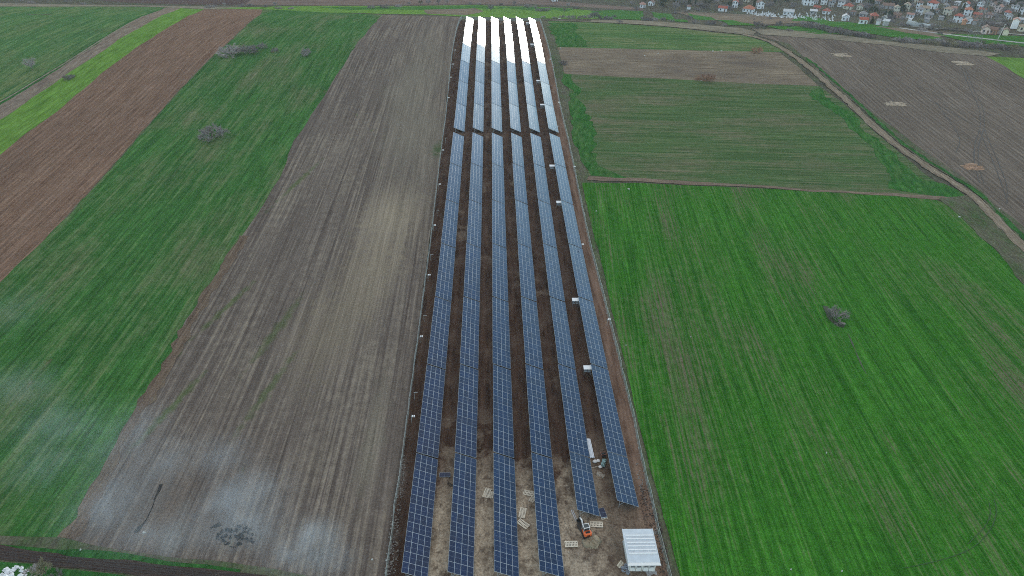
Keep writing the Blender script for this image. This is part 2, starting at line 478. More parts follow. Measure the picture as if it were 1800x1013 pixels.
b1 = [(*G(x, y).to_2d(), r, l, c, a) for x, y, r, l, c, a in (
    (690, 385, 11, 24, (.29, .24, .17), 0), (655, 470, 9, 26, (.255, .21, .15), .1), (600, 560, 9, 28, (.215, .178, .13), .1),
    (735, 150, 13, 90, (.195, .17, .13), 0), (750, 250, 9, 50, (.18, .155, .12), 0), (230, 880, 6, 9, (.15, .138, .125), .3), (430, 940, 8, 3, (.15, .138, .125), .2),
    (560, 980, 6, 3, (.16, .145, .13), 0), (300, 960, 10, 1.6, (.19, .172, .15), 1.5), (655, 760, 2.2, 22, (.19, .165, .125), 0),
    (300, 720, 1.0, 11, (.075, .11, .036), .25), (395, 545, 1.0, 12, (.085, .115, .045), .3), (515, 330, 1.0, 18, (.09, .12, .045), .25), (480, 590, 1.1, 16, (.09, .112, .05), .2),
    (470, 690, 1.0, 12, (.09, .112, .05), .2), (770, 265, 2.2, 6, (.05, .095, .03), 0))]
m_stubble = mat_field('stubble', (.104, .083, .070), (.158, .130, .107), (.22, .184, .14), angF, soil=(.50, .66), fine=.75, mid=2.4, patch=20, along=55, seed=6, grain=.34, gscale=2.2, streak=.22, rows=1.6, rowamp=.35, bump=.22,
                      D=(.080, .105, .042), dthr=(.66, .78), dpatch=4, blobs=b1)

rev = lambda a: list(reversed(a))
sheet('wheat_field', [(-260, 11), (0, 12), (150, 11)] + AE + [(-420, 300), (-420, 60)], m_wheat_far, 1)
sheet('grass_track', AE + rev(BL), m_deepgreen, 2)
ribbon('footpath', [(a + 1, b + 3) for a, b in AE], 1.0, m_straw, 3)
sheet('fallow_field', BL + rev(BC), m_fallow, 3)
sheet('grass_strip', BC + rev(CD), m_bright, 4)
sheet('ploughed_field', CD + rev(DE), m_plough, 5, jit=.4)
sheet('wheat_field', DE + [(-200, 940), (0, 941), (112, 948)] + rev(EF), m_wheat, 6)
ribbon('dry_edge', [(a, b) for a, b in DE[1:8]], .5, m_verge, 7, jit=.35)
sheet('stubble_field', EF + [(60, 965), (-40, 1040), (200, 1100), (666, 1105)] + rev(FENCE_L), m_stubble, 7)
ribbon('dry_edge', [(a + 6, b) for a, b in EF[8:]], 2.6, mat_field('edge_soil', (.12, .085, .062), (.15, .11, .08), (.09, .085, .05), angE, seed=21), 8, jit=.9)

sheet('verge', [(-200, 938), (0, 941), (112, 946), (160, 958), (260, 975), (400, 990), (560, 1015), (560, 1060), (-200, 1010)], m_verge, 9)
sheet('grass_verge', [(-120, 945), (0, 954), (60, 962), (110, 968), (135, 966), (190, 968), (260, 980), (330, 990), (420, 1003), (420, 1010), (0, 968), (-120, 955)], m_deepgreen, 10, jit=.8)
sheet('dirt_road', [(-150, 944), (0, 957), (37, 966), (68, 972), (104, 975), (122, 981), (171, 984), (220, 986), (300, 996), (400, 1006), (520, 1022), (520, 1050), (240, 1013), (159, 1003), (101, 999), (59, 992), (0, 985), (-150, 972)], m_darkroad, 11, jit=.3, step=1.5, grid=3)
for yy in (3, 9, 13, 19):
    ribbon('wheel_rut', [(-150, 950 + yy), (0, 961 + yy), (68, 973 + yy), (171, 985 + yy * .8), (300, 998 + yy * .8), (470, 1019 + yy * .7)], .28, simple('rut_soil', (.036, .027, .023), noise=.3), 12, jit=.1)
sheet('grass_verge', [(-150, 975), (0, 988), (59, 995), (101, 1002), (159, 1006), (240, 1016), (300, 1030), (200, 1120), (-200, 1100)], m_deepgreen, 12, jit=.7)

# right hand fields
RD = [(1310, 62), (1349, 72), (1375, 86), (1402, 104), (1447, 141), (1495, 183), (1531, 219), (1575, 257), (1624, 291), (1669, 318), (1704, 341), (1731, 366), (1766, 402), (1800, 437), (1900, 545)]
JT = [(980, 84), (1000, 84), (1094, 86), (1262, 90), (1369, 92)]
JB = [(993, 131), (1094, 136), (1195, 141), (1245, 144), (1363, 149), (1440, 152)]
KB = [(1034, 311), (1120, 314), (1200, 319), (1400, 332), (1560, 341), (1655, 346)]
sheet('verge', FENCE_R + [(1260, 1100), (1045, 330), (993, 131), (975, 60), (962, 37)], m_verge, 1)
sheet('wheat_field', [(962, 37), (1060, 41), (1161, 47), (1262, 58), (1316, 64), (1345, 74), (1385, 93)] + rev(JT), m_topgreen, 2)
sheet('fallow_field', JT + [(1400, 115)] + rev(JB), m_dry, 3)
sheet('wheat_field', JB + [(1480, 180), (1560, 252), (1640, 318), (1680, 345)] + rev(KB), m_midgreen, 4)
sheet('grass_edge', [(993, 133), (1013, 134), (1025, 200), (1050, 290), (1110, 312), (1034, 311), (1012, 240)], m_edgegreen, 5, jit=3.6)
sheet('grass_edge', [(1440, 154), (1470, 182), (1520, 230), (1590, 290), (1650, 325), (1690, 352), (1640, 345), (1575, 336), (1565, 300), (1530, 260), (1475, 210), (1425, 168)], m_edgegreen, 5, jit=3.8)
sheet('grass_edge', [(966, 40), (1010, 42), (1025, 82), (980, 84), (972, 60)], m_edgegreen, 5, jit=3.8)
sheet('crop_field', [(1022, 322), (1120, 323), (1200, 326), (1450, 338), (1640, 350), (1665, 360), (1720, 412), (1790, 482), (1900, 590), (2150, 1100), (1215, 1100), (1192, 1013), (1160, 890), (1128, 760), (1096, 620), (1063, 490)], m_crop, 4, jit=.35)
sheet('bare_headland', KB + [(1680, 351), (1640, 351), (1450, 338), (1200, 325), (1080, 319), (1030, 318)], m_brownstrip, 6, jit=.9)
sheet('verge', [(1645, 348), (1700, 345), (1740, 380), (1810, 450), (1920, 570), (1900, 590), (1790, 486), (1720, 414), (1668, 364)], m_verge, 6, jit=1.2)
sheet('ploughed_field', [(1330, 62), (1384, 78), (1429, 117), (1487, 165), (1589, 241), (1651, 285), (1722, 339), (1800, 401), (1950, 530), (2300, 500), (1950, 200), (1800, 138), (1735, 100), (1629, 89), (1553, 78), (1440, 68)], m_oplough, 2)
sheet('grass_field', [(1735, 100), (1800, 138), (2000, 230), (2000, 120), (1800, 103)], m_bright, 3)
sheet('verge', [(1330, 66), (1360, 72), (1410, 104), (1455, 141), (1503, 182), (1585, 256), (1634, 290), (1714, 341), (1741, 364), (1810, 436), (1910, 545), (1940, 530), (1800, 400), (1722, 338), (1651, 284), (1589, 240), (1487, 164), (1429, 116), (1384, 77)], m_verge, 7, jit=.8)
ribbon('grass_edge', [(a + 14, b - 2) for a, b in RD[3:]], 1.6, m_deepgreen, 8, jit=.8)
ribbon('dirt_road', RD, 3.5, m_road, 9, jit=.55, step=1.5)
m_rut = mat_field('worn_rut', (.19, .15, .11), (.24, .19, .145), (.16, .12, .09), 0, seed=22)
for off in (-1.1, 1.1):
    pts = [G(*p).to_2d() for p in RD]
    pts = [p + Vector((-(b - a).normalized().y, (b - a).normalized().x)) * off for p, a, b in zip(pts, [pts[0]] + pts[:-1], pts[1:] + [pts[-1]])]
    ribbon('wheel_rut', pts, .75, m_rut, 10, world=True, jit=.2)
ribbon('dirt_track', [(958, 36), (1060, 40), (1161, 45.5), (1262, 56), (1316, 62), (1349, 72)], 2.2, m_straw, 8, jit=.7)
# dry strips and banks on the brow
sheet('dry_bank', [(1040, 36), (1100, 36), (1180, 40), (1240, 45), (1300, 50), (1330, 57), (1325, 62), (1262, 55), (1161, 45), (1040, 39)], m_straw, 6, jit=1.0)
sheet('dry_field', [(1320, 50), (1420, 56), (1500, 66), (1560, 73), (1640, 80), (1760, 95), (1740, 100), (1629, 90), (1553, 79), (1440, 69), (1340, 62)], m_straw, 6, jit=1.0)

# beyond the brow
sheet('far_field', [(165, -30), (165, 0), (230, 5), (330, 8), (410, 9), (480, 5), (520, -30)], m_farpurple, 1)
sheet('far_field', [(430, 9), (560, 10), (650, 10), (740, 9), (840, 7), (930, 7), (1000, 11), (1060, 15), (1130, 19), (1130, 14), (1060, 9), (1000, 4), (960, 0), (800, -30), (470, -30)], m_farbrown, 2)
sheet('dry_bank', [(-300, 3), (0, 6), (100, 8), (260, 10), (380, 12), (440, 13), (440, 17), (350, 16), (260, 12), (0, 12), (-300, 12)], m_straw, 3)
sheet('meadow', [(380, 15), (440, 13), (600, 11), (700, 12), (840, 9), (930, 11), (1000, 15), (1060, 21), (1100, 31), (1040, 34), (960, 33), (820, 30), (750, 26), (680, 25), (560, 22), (462, 18)], m_bright, 4)
sheet('wheat_field', [(560, 14), (700, 13), (840, 10), (930, 12), (1010, 16), (1000, 20), (900, 16), (830, 15), (745, 18), (620, 18)], m_valgreen, 5)
sheet('fallow_field', [(745, 18), (835, 15), (850, 20), (820, 27), (750, 25)], m_dry, 6)
sheet('meadow', [(1040, 20), (1080, 18), (1130, 20), (1140, 36), (1080, 34)], m_valgreen, 5)
sheet('meadow', [(1145, 22), (1180, 25), (1210, 40), (1180, 38)], m_valgreen, 6)
sheet('fallow_field', [(1185, 21), (1250, 23), (1330, 27), (1400, 33), (1420, 40), (1340, 45), (1290, 42), (1240, 33)], m_dry, 5)
sheet('meadow', [(1208, 24), (1250, 31), (1300, 40), (1340, 46), (1280, 45), (1225, 35)], m_valgreen, 6)
sheet('meadow', [(1343, 46), (1400, 47), (1450, 52), (1480, 61), (1440, 61), (1370, 52)], m_valgreen, 6)
sheet('meadow', [(1410, 28), (1450, 34), (1500, 41), (1560, 47), (1640, 62), (1660, 70), (1590, 70), (1520, 58), (1440, 44), (1390, 36)], m_valgreen, 6)
sheet('fallow_field', [(1530, 46), (1600, 52), (1680, 58), (1650, 66), (1590, 58)], m_dry, 7)
sheet('meadow', [(1640, 60), (1720, 62), (1900, 68), (1900, 92), (1800, 83), (1700, 74)], m_valgreen, 7)
ribbon('lane', [(1580, 50), (1650, 60), (1720, 68), (1800, 77), (1950, 92)], 3.0, simple('pale_road', (.30, .29, .27), noise=.15, nscale=.3), 9, jit=.2)
ribbon('lane', [(1600, 47), (1700, 56), (1800, 62), (1950, 70)], 2.0, simple('pale_gravel', (.26, .26, .22), noise=.2, nscale=.3), 9, jit=.3)

# heaps scraped up on the ploughed field, wheel marks
m_clay = simple('pale_clay', (.36, .29, .21), noise=.3, nscale=1.2, bump=.2)
m_rust = simple('red_clay', (.30, .18, .11), noise=.3, nscale=1.2, bump=.2)


def heap(name, px, py, rx, ry, h, mat, label, cat, seed, n=3, group=None):
    c = G(px, py); mb = MB(); rn = random.Random(seed)
    for i in range(n):
        dx, dy = rn.uniform(-.5, .5) * rx, rn.uniform(-.5, .5) * ry
        k = rn.uniform(.55, .9) * (1 if n < 7 else .38)
        mb.blob((dx, dy, Z(c.x + dx, c.y + dy) - c.z), (rx * k, ry * k * rn.uniform(.5, 1), h * rn.uniform(.7, 1.1)), 0, rn.random(), .4, 8, 14)
    o = link(name, mb.mesh(name, mat, True), loc=c)
    return tag(o, label, cat, group)


for i, (px, py, rx, ry, mt, lb) in enumerate((
        (1478, 97, 5.5, 3.6, m_clay, 'low heap of pale clay on the ploughed field, nearest the dirt road bend'),
        (1694, 112, 6, 4, m_clay, 'low heap of pale clay at the far right top of the ploughed field'),
        (1573, 183, 5.5, 3, m_clay, 'low heap of tan clay in the middle of the ploughed field'),
        (1708, 294, 5, 3, m_rust, 'reddish heap of clay, lowest one on the ploughed field'))):
    heap('clay_heap', px, py, rx * 1.2, ry * 1.3, .30, mt, lb, 'heap', i + 40, 20, 'clay heaps on the ploughed field')
m_trk = simple('track_soil', (.062, .054, .046), noise=.2)
for pts in ([(1690, 120), (1706, 160), (1722, 190), (1724, 225), (1712, 255), (1712, 290), (1722, 322)],
            [(1696, 120), (1712, 160), (1729, 190), (1731, 225), (1719, 255), (1719, 290), (1729, 322)],
            [(1722, 230), (1735, 262), (1752, 300), (1762, 330), (1772, 358)], [(1730, 228), (1744, 262), (1761, 300), (1772, 335), (1768, 360)],
            [(1645, 180), (1670, 215), (1690, 245), (1680, 268)], [(1530, 110), (1590, 150), (1640, 180), (1720, 225)], [(1440, 100), (1460, 88)]):
    ribbon('tyre_track', pts, .32, m_trk, 4, jit=.12)
ribbon('tyre_track', [(1490, 588), (1502, 615), (1514, 642), (1530, 672)], .2, simple('track_brown', (.06, .075, .04), noise=.3), 6, jit=.2)
for pts in ([(1748, 880), (1752, 905), (1740, 935), (1712, 965), (1660, 985), (1590, 1000)], [(1738, 885), (1742, 905), (1730, 930), (1700, 958)]):
    ribbon('tyre_track', pts, .12, simple('track_dark_green', (.022, .07, .014), noise=.2), 6, jit=.06)

# ------------------------------------------------------------------ the solar plot: bare earth between the fences
def mat_soil():
    k = NT('solar_plot_soil')
    p = k.pos
    sx = k.n('SeparateXYZ'); k.ln(p, sx.inputs[0])
    ng = k.noise(k.map(p, scale=(2.2, 2.2, 0)), 1, 5, .7)
    nl = k.noise(k.map(p, scale=(.9, .07, 0)), 1, 4, .6)
    npt = k.noise(k.map(p, scale=(.22, .14, 0)), 1, 5, .65)
    nb = k.noise(k.map(p, scale=(.06, .035, 0)), 1, 4, .6)
    c = k.mix(k.rng(nl, .35, .65), (.034, .019, .0135), (.084, .050, .035))
    c = k.mix(k.rng(npt, .45, .7), c, (.098, .066, .050))
    # dry trodden yellowish earth at the near end and between the first tables
    e = k.math('ADD', k.rng(sx.outputs['Y'], 80, 112, 1.1, 0), k.math('MULTIPLY', k.math('SUBTRACT', k.math('ADD', npt, nb), 1.0), 2.0))
    xr = k.math('MULTIPLY', k.rng(sx.outputs['X'], -13.5, -9), k.rng(sx.outputs['X'], 17, 22, 1, .35))
    tan_ = k.mix(k.rng(ng, .3, .7), (.29, .225, .16), (.44, .36, .265))
    tan_ = k.mix(k.rng(npt, .48, .64), tan_, (.105, .076, .056))
    nq = k.noise(k.map(p, scale=(.75, .55, 0), loc=(9, 2, 0)), 1, 5, .7)
    tan_ = k.mix(k.rng(nq, .52, .66, 0, .8), tan_, (.085, .060, .045))
    tan_ = k.mix(k.rng(nq, .44, .34, 0, .7), tan_, (.42, .36, .28))
    c = k.mix(k.math('MULTIPLY', k.rng(e, .25, .75), xr), c, tan_)
    # redder earth thrown up along the right hand fence
    c = k.mix(k.math('MULTIPLY', k.rng(k.math('ADD', sx.outputs['X'], k.math('MULTIPLY', npt, 4)), 28, 31), .75), c, k.mix(k.rng(nl, .35, .65), (.14, .083, .056), (.27, .175, .125)))
    # pale lime and chalk specks by the left hand fence near the end
    lf = k.math('MULTIPLY', k.rng(sx.outputs['X'], -15.4, -17.2), k.rng(sx.outputs['Y'], 112, 90))
    c = k.mix(k.math('MULTIPLY', lf, k.rng(k.math('ADD', k.math('MULTIPLY', npt, .6), k.math('MULTIPLY', ng, .4)), .52, .62)), c, (.20, .18, .16))
    c = k.mix(1.0, c, k.rng(ng, .25, .75, .62, 1.38), 'MULTIPLY')
    k.ln(c, k.b.inputs['Base Color'])
    k.bump(k.math('ADD', ng, npt), .16, .8)
    return k.mat


fl = [G(*p, 1.0).to_2d() for p in FENCE_L]; fr = [G(*p, 1.0).to_2d() for p in FENCE_R]
fl.sort(key=lambda p: p.y); fr.sort(key=lambda p: p.y)
flx = lambda y: float(np.interp(y, [p.y for p in fl], [p.x for p in fl]))
frx = lambda y: float(np.interp(y, [p.y for p in fr], [p.x for p in fr]))
PLOT_Y0, PLOT_Y1 = 62.0, 456.0


def soil_z(x, y):
    """fine relief of the worked ground: clods, wheel ruts along the lanes"""
    x = np.asarray(x, float); y = np.asarray(y, float)
    z = .05 * vnoise(x, y, 1.1, 21) + .05 * vnoise(x, y, 3.3, 22) + .03 * vnoise(x, y, .6, 23)
    k = (x + 14.2158) / 7.5126
    u = (k - np.floor(k)) * 7.5126
    wob = .25 * vnoise(x * 0, y, 14, 24)
    for c in (5.1, 6.5):
        z = z - .10 * np.exp(-((u - c - wob) / .22) ** 2)
    z = z + .07 * np.exp(-((u - 5.8 - wob) / .5) ** 2)
    xr = x - np.interp(y, [p.y for p in fr], [p.x for p in fr])
    for c in (-3.4, -1.9):
        z = z - .13 * np.exp(-((xr - c - wob) / .28) ** 2)
    return z


ys = [PLOT_Y0]
while ys[-1] < PLOT_Y1: ys.append(min(PLOT_Y1, ys[-1] + (.45 if ys[-1] < 130 else .9 if ys[-1] < 200 else 2.0)))
ys = np.array(ys); nxs = 110
tt = np.linspace(0, 1, nxs)
XL = np.array([flx(y) for y in ys]) - .2; XR = np.array([frx(y) for y in ys]) + .2
PX = XL[:, None] * (1 - tt) + XR[:, None] * tt; PY = np.repeat(ys[:, None], nxs, 1)
PZ = hgt(PX, PY) + .34 + soil_z(PX, PY)
idx = np.arange(PX.size).reshape(PX.shape)
me = bpy.data.meshes.new('bare_soil')
me.from_pydata(np.stack([PX.ravel(), PY.ravel(), PZ.ravel()], 1).tolist(), [],
               np.stack([idx[:-1, :-1].ravel(), idx[:-1, 1:].ravel(), idx[1:, 1:].ravel(), idx[1:, :-1].ravel()], 1).tolist())
me.materials.append(mat_soil())
me.polygons.foreach_set('use_smooth', [True] * len(me.polygons))
link('bare_soil', me, kind='structure')


def SZ(x, y):
    return Z(x, y, .34) + float(soil_z(x, y))


def GS(px, py, dz=0.0):
    p = G(px, py, .34 + dz)
    return Vector((p.x, p.y, SZ(p.x, p.y)))

# ------------------------------------------------------------------ solar tables
def mat_glass():
    k = NT('solar_glass')
    tcn = k.n('TexCoord'); o = tcn.outputs['Object']
    sx = k.n('SeparateXYZ'); k.ln(o, sx.inputs[0])
    def lines(v, per, wd):
        f = k.math('FRACT', k.math('DIVIDE', v, per)); return k.math('LESS_THAN', f, wd)
    l = k.math('MAXIMUM', lines(k.math('ADD', sx.outputs['X'], 10), .178, .05), lines(k.math('ADD', sx.outputs['Y'], 10), .172, .05))
    oi = k.n('ObjectInfo')
    base = k.mix(oi.outputs['Random'], (.0006, .0070, .032), (.0016, .0135, .056))
    c = k.mix(k.math('MULTIPLY', l, .30), base, (.10, .13, .22))
    k.ln(c, k.b.inputs['Base Color'])
    k.b.inputs['Roughness'].default_value = .11
    k.b.inputs['Specular IOR Level'].default_value = .5
    k.b.inputs['IOR'].default_value = 1.36      # anti-reflection coated
    return k.mat


M_GLASS = mat_glass()
M_FRAME = simple('aluminium_frame', (.42, .48, .53), .45, 0.0, spec=.5)
M_MID = simple('cell_gap', (.24, .31, .42), .4, spec=.5)
M_STEEL = simple('galvanised_steel', (.42, .44, .46), .45, .6, noise=.15, nscale=2)
PITCH_L, PITCH_W, PL, PW = 2.104, 1.132, 2.088, 1.117
TILT = math.radians(23.336)


def panel_mb(mb, ox=0.0, oy=0.0, detail=True):
    """framed half-cut panel, long side along Y, lying in the XY plane; centre at ox, oy"""
    t, fw, mw = .035, .022, .009
    xs = [-PW / 2, -PW / 2 + fw, PW / 2 - fw, PW / 2]
    yc = [-PL / 2, -PL / 2 + fw, -mw, mw, PL / 2 - fw, PL / 2]
    for i in range(3):
        for j in range(5):
            mid = i == 1 and j in (1, 3)
            m = 1 if mid else 2 if (i == 1 and j == 2) else 0
            z = t - (.004 if i == 1 and j in (1, 2, 3) else 0)
            mb.face([(ox + xs[i], oy + yc[j], z), (ox + xs[i + 1], oy + yc[j], z), (ox + xs[i + 1], oy + yc[j + 1], z), (ox + xs[i], oy + yc[j + 1], z)], m)
    a, b, c, d = (ox - PW / 2, oy - PL / 2), (ox + PW / 2, oy - PL / 2), (ox + PW / 2, oy + PL / 2), (ox - PW / 2, oy + PL / 2)
    for p, q in ((a, b), (b, c), (c, d), (d, a)):
        mb.face([(*p, 0), (*q, 0), (*q, t), (*p, t)], 0)
    mb.face([(*d, 0), (*c, 0), (*b, 0), (*a, 0)], 3)


M_BACK = simple('panel_backsheet', (.35, .36, .38), .6)
PMATS = [M_FRAME, M_GLASS, M_MID, M_BACK]
_p = MB(); panel_mb(_p); ME_PANEL = _p.mesh('solar_panel', PMATS)


def table_frame(n):
    """meshes of the parts below the panels, in table space: x across (left edge 0), y along, z from the ground"""
    Lt = n * PITCH_L
    W = 4 * PITCH_W
    cx, sz = math.cos(TILT), math.sin(TILT)
    zl = 2.75
    st = np.linspace(.6, Lt - .6, max(2, round(Lt / 4.2) + 1))
    return Lt, W, cx, sz, zl, st


def at_slope(s, y, dz):
    """point s metres down the slope from the high left edge"""
    return Vector((s * math.cos(TILT) + dz * math.sin(TILT), y, 2.75 - s * math.sin(TILT) + dz * math.cos(TILT)))


rp_ = random.Random(44)


def build_table(n, name, fine):
    """a full table made once: returns root with children"""
    Lt, W, cx, sz, zl, st = table_frame(n)
    root = bpy.data.objects.new(name, None); COL.objects.link(root)
    R = Euler((0, TILT, 0)).to_matrix().to_4x4()
    if fine:
        for j in range(n):
            for i in range(4):
                o = link('solar_panel', ME_PANEL, root)
                p = at_slope((i + .5) * PITCH_W, (j + .5) * PITCH_L, 0)
                o.location = p; o.rotation_euler = (math.radians(rp_.gauss(0, .25)), TILT + math.radians(rp_.gauss(0, .3)), 0)
    else:
        mb = MB()
        for j in range(n):
            for i in range(4): panel_mb(mb, (i + .5) * PITCH_W, (j + .5) * PITCH_L)
        mb.v = [tuple(at_slope(x, y, z)) for x, y, z in mb.v]
        o = link('solar_panel', mb.mesh('panel_bank', PMATS), root, kind='stuff')
    posts = []
    allmb = MB()
    def part(nm, fn):
        if fine:
            mb = MB(); fn(mb); link(nm, mb.mesh(nm, M_STEEL), root)
        else: fn(allmb)
    for s in (.55, 1.7, 2.85, 4.0):
        part('purlin', lambda mb, s=s: mb.bar(at_slope(s, .02, -.05), at_slope(s, Lt - .02, -.05), .07, .08))
    for y in st:
        part('rafter', lambda mb, y=y: mb.bar(at_slope(.2, y, -.15), at_slope(4.3, y, -.15), .08, .10))
        part('post', lambda mb, y=y: mb.box((.62, y, 1.05), (.11, .11, 2.72)))
        part('post', lambda mb, y=y: mb.box((3.45, y, .40), (.11, .11, 1.42)))
        part('brace', lambda mb, y=y: mb.bar((.62, y + .1, .75), at_slope(2.1, y + .1, -.2), .05, .05))
    if not fine:
        link('frame', allmb.mesh('frame', M_STEEL), root, kind='stuff')
    return root


def copy_tree(o):
    c = o.copy(); COL.objects.link(c)
    for ch in [x for x in bpy.data.objects if x.parent == o] if o not in _KIDS else _KIDS[o]:
        d = ch.copy(); COL.objects.link(d); d.parent = c
    return c


_KIDS = {}
ROW_X0, ROW_P = -14.2158, 7.5126
STY = [71.11, 98.87, 126.67, 154.47, 182.27, 210.06, 237.85, 265.64]
STH = [1.25, -.2, -.72, -.88, -.74, -.3, .44, 1.14]
STY2 = [270.23, 298.02, 325.8, 353.57, 381.36, 409.16, 436.93]
STH2 = [1.17, 1.82, 2.84, 4.21, 4.84, 4.39, 3.19, 2.75]
ROWN = ['leftmost row', 'second row from the left', 'third row from the left', 'fourth row from the left', 'fifth row from the left', 'rightmost row']
ORD = ['first', 'second', 'third', 'fourth', 'fifth', 'sixth', 'seventh']
protos = {}


def get_table(n, fine):
    k = (n, fine)
    if k not in protos:
        r = build_table(n, 'solar_table', fine); protos[k] = r
        _KIDS[r] = [x for x in bpy.data.objects if x.parent == r]
        return r
    return copy_tree(protos[k])


rt = random.Random(3)
for row in range(6):
    for j in range(14):
        sec = 0 if j < 7 else 1
        q = j if sec == 0 else j - 7
        if sec == 0: y0, y1, h0, h1 = STY[q], STY[q + 1], STH[q], STH[q + 1]
        else:
            y0 = STY2[q]; y1 = STY2[q + 1] if q < 6 else 453.1
            h0, h1 = STH2[q], STH2[q + 1]
        n, state = 13, ''
        if j == 0 and row == 4: n = 7
        if j == 0 and row == 5: n = 6
        if j == 13: n = 7
        sl = (h1 - h0) / (y1 - y0)
        if n != 13 and j == 0:
            y0 = y1 - n * PITCH_L - .24; h0 = h1 - sl * (y1 - y0)
        o = get_table(n, j < 5)
        pitch = math.atan(sl)
        o.location = (ROW_X0 + ROW_P * row, y0, h0 - 2.75)
        # each table was set by hand: slightly different tilt
        o.rotation_euler = (pitch, math.radians(rt.gauss(0, .55)), math.radians(rt.gauss(0, .05)))
        place = ORD[q] + (' from the near end' if sec == 0 else ' beyond the cross lane')
        if n in (6, 7) and j == 0: place = 'short one at the near end'
        look = 'dark blue' if j < 2 else 'blue' if j < 7 else 'pale'
        tag(o, f'{look} solar table, {ROWN[row]}, {place}', 'solar table', 'solar panel tables in six long rows')

# loose panels
def loose(px, py, rz, tilt, label, stack=1, dz=.04):
    p = GS(px, py)
    t = thing('loose_panel', label, 'solar panel', (p.x, p.y, p.z + dz), rz, 'loose solar panels on the ground')
    for k in range(stack):
        o = link('panel', ME_PANEL, t); o.location = (0, 0, .04 * k); o.rotation_euler = (tilt, 0, 0)
    return t


loose(782, 836, math.pi / 2, 0, 'single dark blue panel lying on the soil between the two leftmost rows', 1, .12)
loose(1059, 904, .18, 0, 'stack of dark panels on a pallet beside the short fifth-row table', 6, .22)

# ------------------------------------------------------------------ pallets
M_WOOD = simple('pallet_wood', (.60, .53, .42), .85, noise=.22, nscale=2.5)
M_WOOD2 = simple('weathered_plank', (.36, .31, .25), .85, noise=.2, nscale=3)
_s = MB(); _s.box((0, 0, 0), (.15, 1.12, .025)); ME_SLAT = _s.mesh('slat', M_WOOD)
_s = MB(); _s.box((0, 0, 0), (2.24, .19, .025)); ME_BOARD = _s.mesh('board', M_WOOD)
_s = MB(); _s.box((0, 0, 0), (2.2, .09, .10)); ME_RAIL = _s.mesh('rail', M_WOOD)


def pallet(px, py, rz, label, tilt=0.0, sc=(1, 1)):
    p = GS(px, py)
    t = thing('pallet', label, 'pallet', (p.x, p.y, p.z + .05), rz, 'wooden panel pallets lying on the soil', rot=(tilt, 0, rz))
    t.scale = (sc[0], sc[1], 1)
    for y in (-.5, 0, .5):
        link('rail', ME_RAIL, t, (0, y, .06)); link('board', ME_BOARD, t, (0, y * 1.0, .15))
    for i in range(9): link('slat', ME_SLAT, t, ((i - 4) * .265, 0, .123))
    return t


pallet(856, 867, 1.25, 'pale wooden pallet beside the left edge of the third row')
pallet(863.5, 871, 1.45, 'wooden pallet half tucked under the third row', sc=(.7, .7))
pallet(930.5, 868, -.28, 'pale wooden pallet tucked against the fourth row, the upper one there')
pallet(937, 877, .95, 'wooden pallet leaning under the fourth row just below another', sc=(.8, .8), tilt=.2)
pallet(918.5, 903, 1.36, 'pale wooden pallet standing lengthwise between third and fourth rows')
pallet(919.5, 922, -.72, 'slanted pale wooden pallet, lowest between third and fourth rows')
pallet(1048.5, 923, -.06, 'pale wooden pallet to the right of the excavator')
pallet(1004, 958, 0.02, 'tan wooden pallet lying alone right of the fourth row near end')
pallet(1091, 994, .9, 'small pallet leaning by the left wall of the white substation', sc=(.6, .9), tilt=.5)
t = pallet(1059.5, 905, math.pi / 2 + .18, 'pallet carrying the stack of dark panels beside the fifth row')
# ------------------------------------------------------------------ inverter stands by the rightmost row
M_WHITE = simple('white_paint', (.78, .78, .77), .5, noise=.05, nscale=4, spec=.4)
M_GREYBOX = simple('grey_enclosure', (.34, .35, .36), .5, noise=.08)
M_DARK = simple('dark_rubber', (.03, .03, .032), .7)


def make_inverter():
    t = bpy.data.objects.new('inverter_stand', None); COL.objects.link(t)
    for x in (-.75, .75):
        for y in (-.35, .35):
            mb = MB(); mb.box((x, y, .8), (.07, .07, 1.9)); link('leg', mb.mesh('leg', M_STEEL), t)
    mb = MB(); mb.box((0, 0, 1.8), (1.9, 1.25, .05), M=Matrix.Rotation(.12, 3, 'X'))
    for x in (-.93, .93): mb.box((x, 0, 1.78), (.03, 1.26, .10), M=Matrix.Rotation(.12, 3, 'X'))
    link('roof', mb.mesh('roof', M_WHITE), t)
    mb = MB(); mb.bar((-.78, .0, 1.35), (.78, .0, 1.35), .05, .05); mb.bar((-.78, 0, .6), (.78, 0, .6), .05, .05); link('crossbar', mb.mesh('crossbar', M_STEEL), t)
    for x in (-.36, .36):
        mb = MB(); mb.box((x, -.16, 1.0), (.55, .26, .75)); mb.box((x, -.295, 1.05), (.3, .02, .2), 1)
        link('inverter', mb.mesh('inverter', [M_GREYBOX, M_DARK]), t)
    _KIDS[t] = [x for x in bpy.data.objects if x.parent == t]
    return t


inv0 = None
for i, (px, py, where) in enumerate((
        (1033, 646, 'lowest and nearest one'), (1012, 526.5, 'second one up from the near end'),
        (983, 355, 'third one up from the near end'), (970.5, 291, 'fourth one up, just before the cross lane'),
        (953.5, 184, 'first one beyond the cross lane'), (946.5, 141.5, 'second one beyond the cross lane'),
        (935.5, 77.5, 'second from the far end'), (927.5, 40, 'farthest one at the far end'))):
    p = GS(px, py, 1.85)
    if inv0 is None: o = inv0 = make_inverter()
    else: o = copy_tree(inv0)
    o.location = (p.x, p.y, p.z)
    tag(o, f'white inverter stand left of the rightmost row, {where}', 'inverter stand', 'inverter stands along the rightmost row')

# ------------------------------------------------------------------ fences
M_POST = simple('fence_post', (.46, .48, .47), .6, .2, noise=.1)


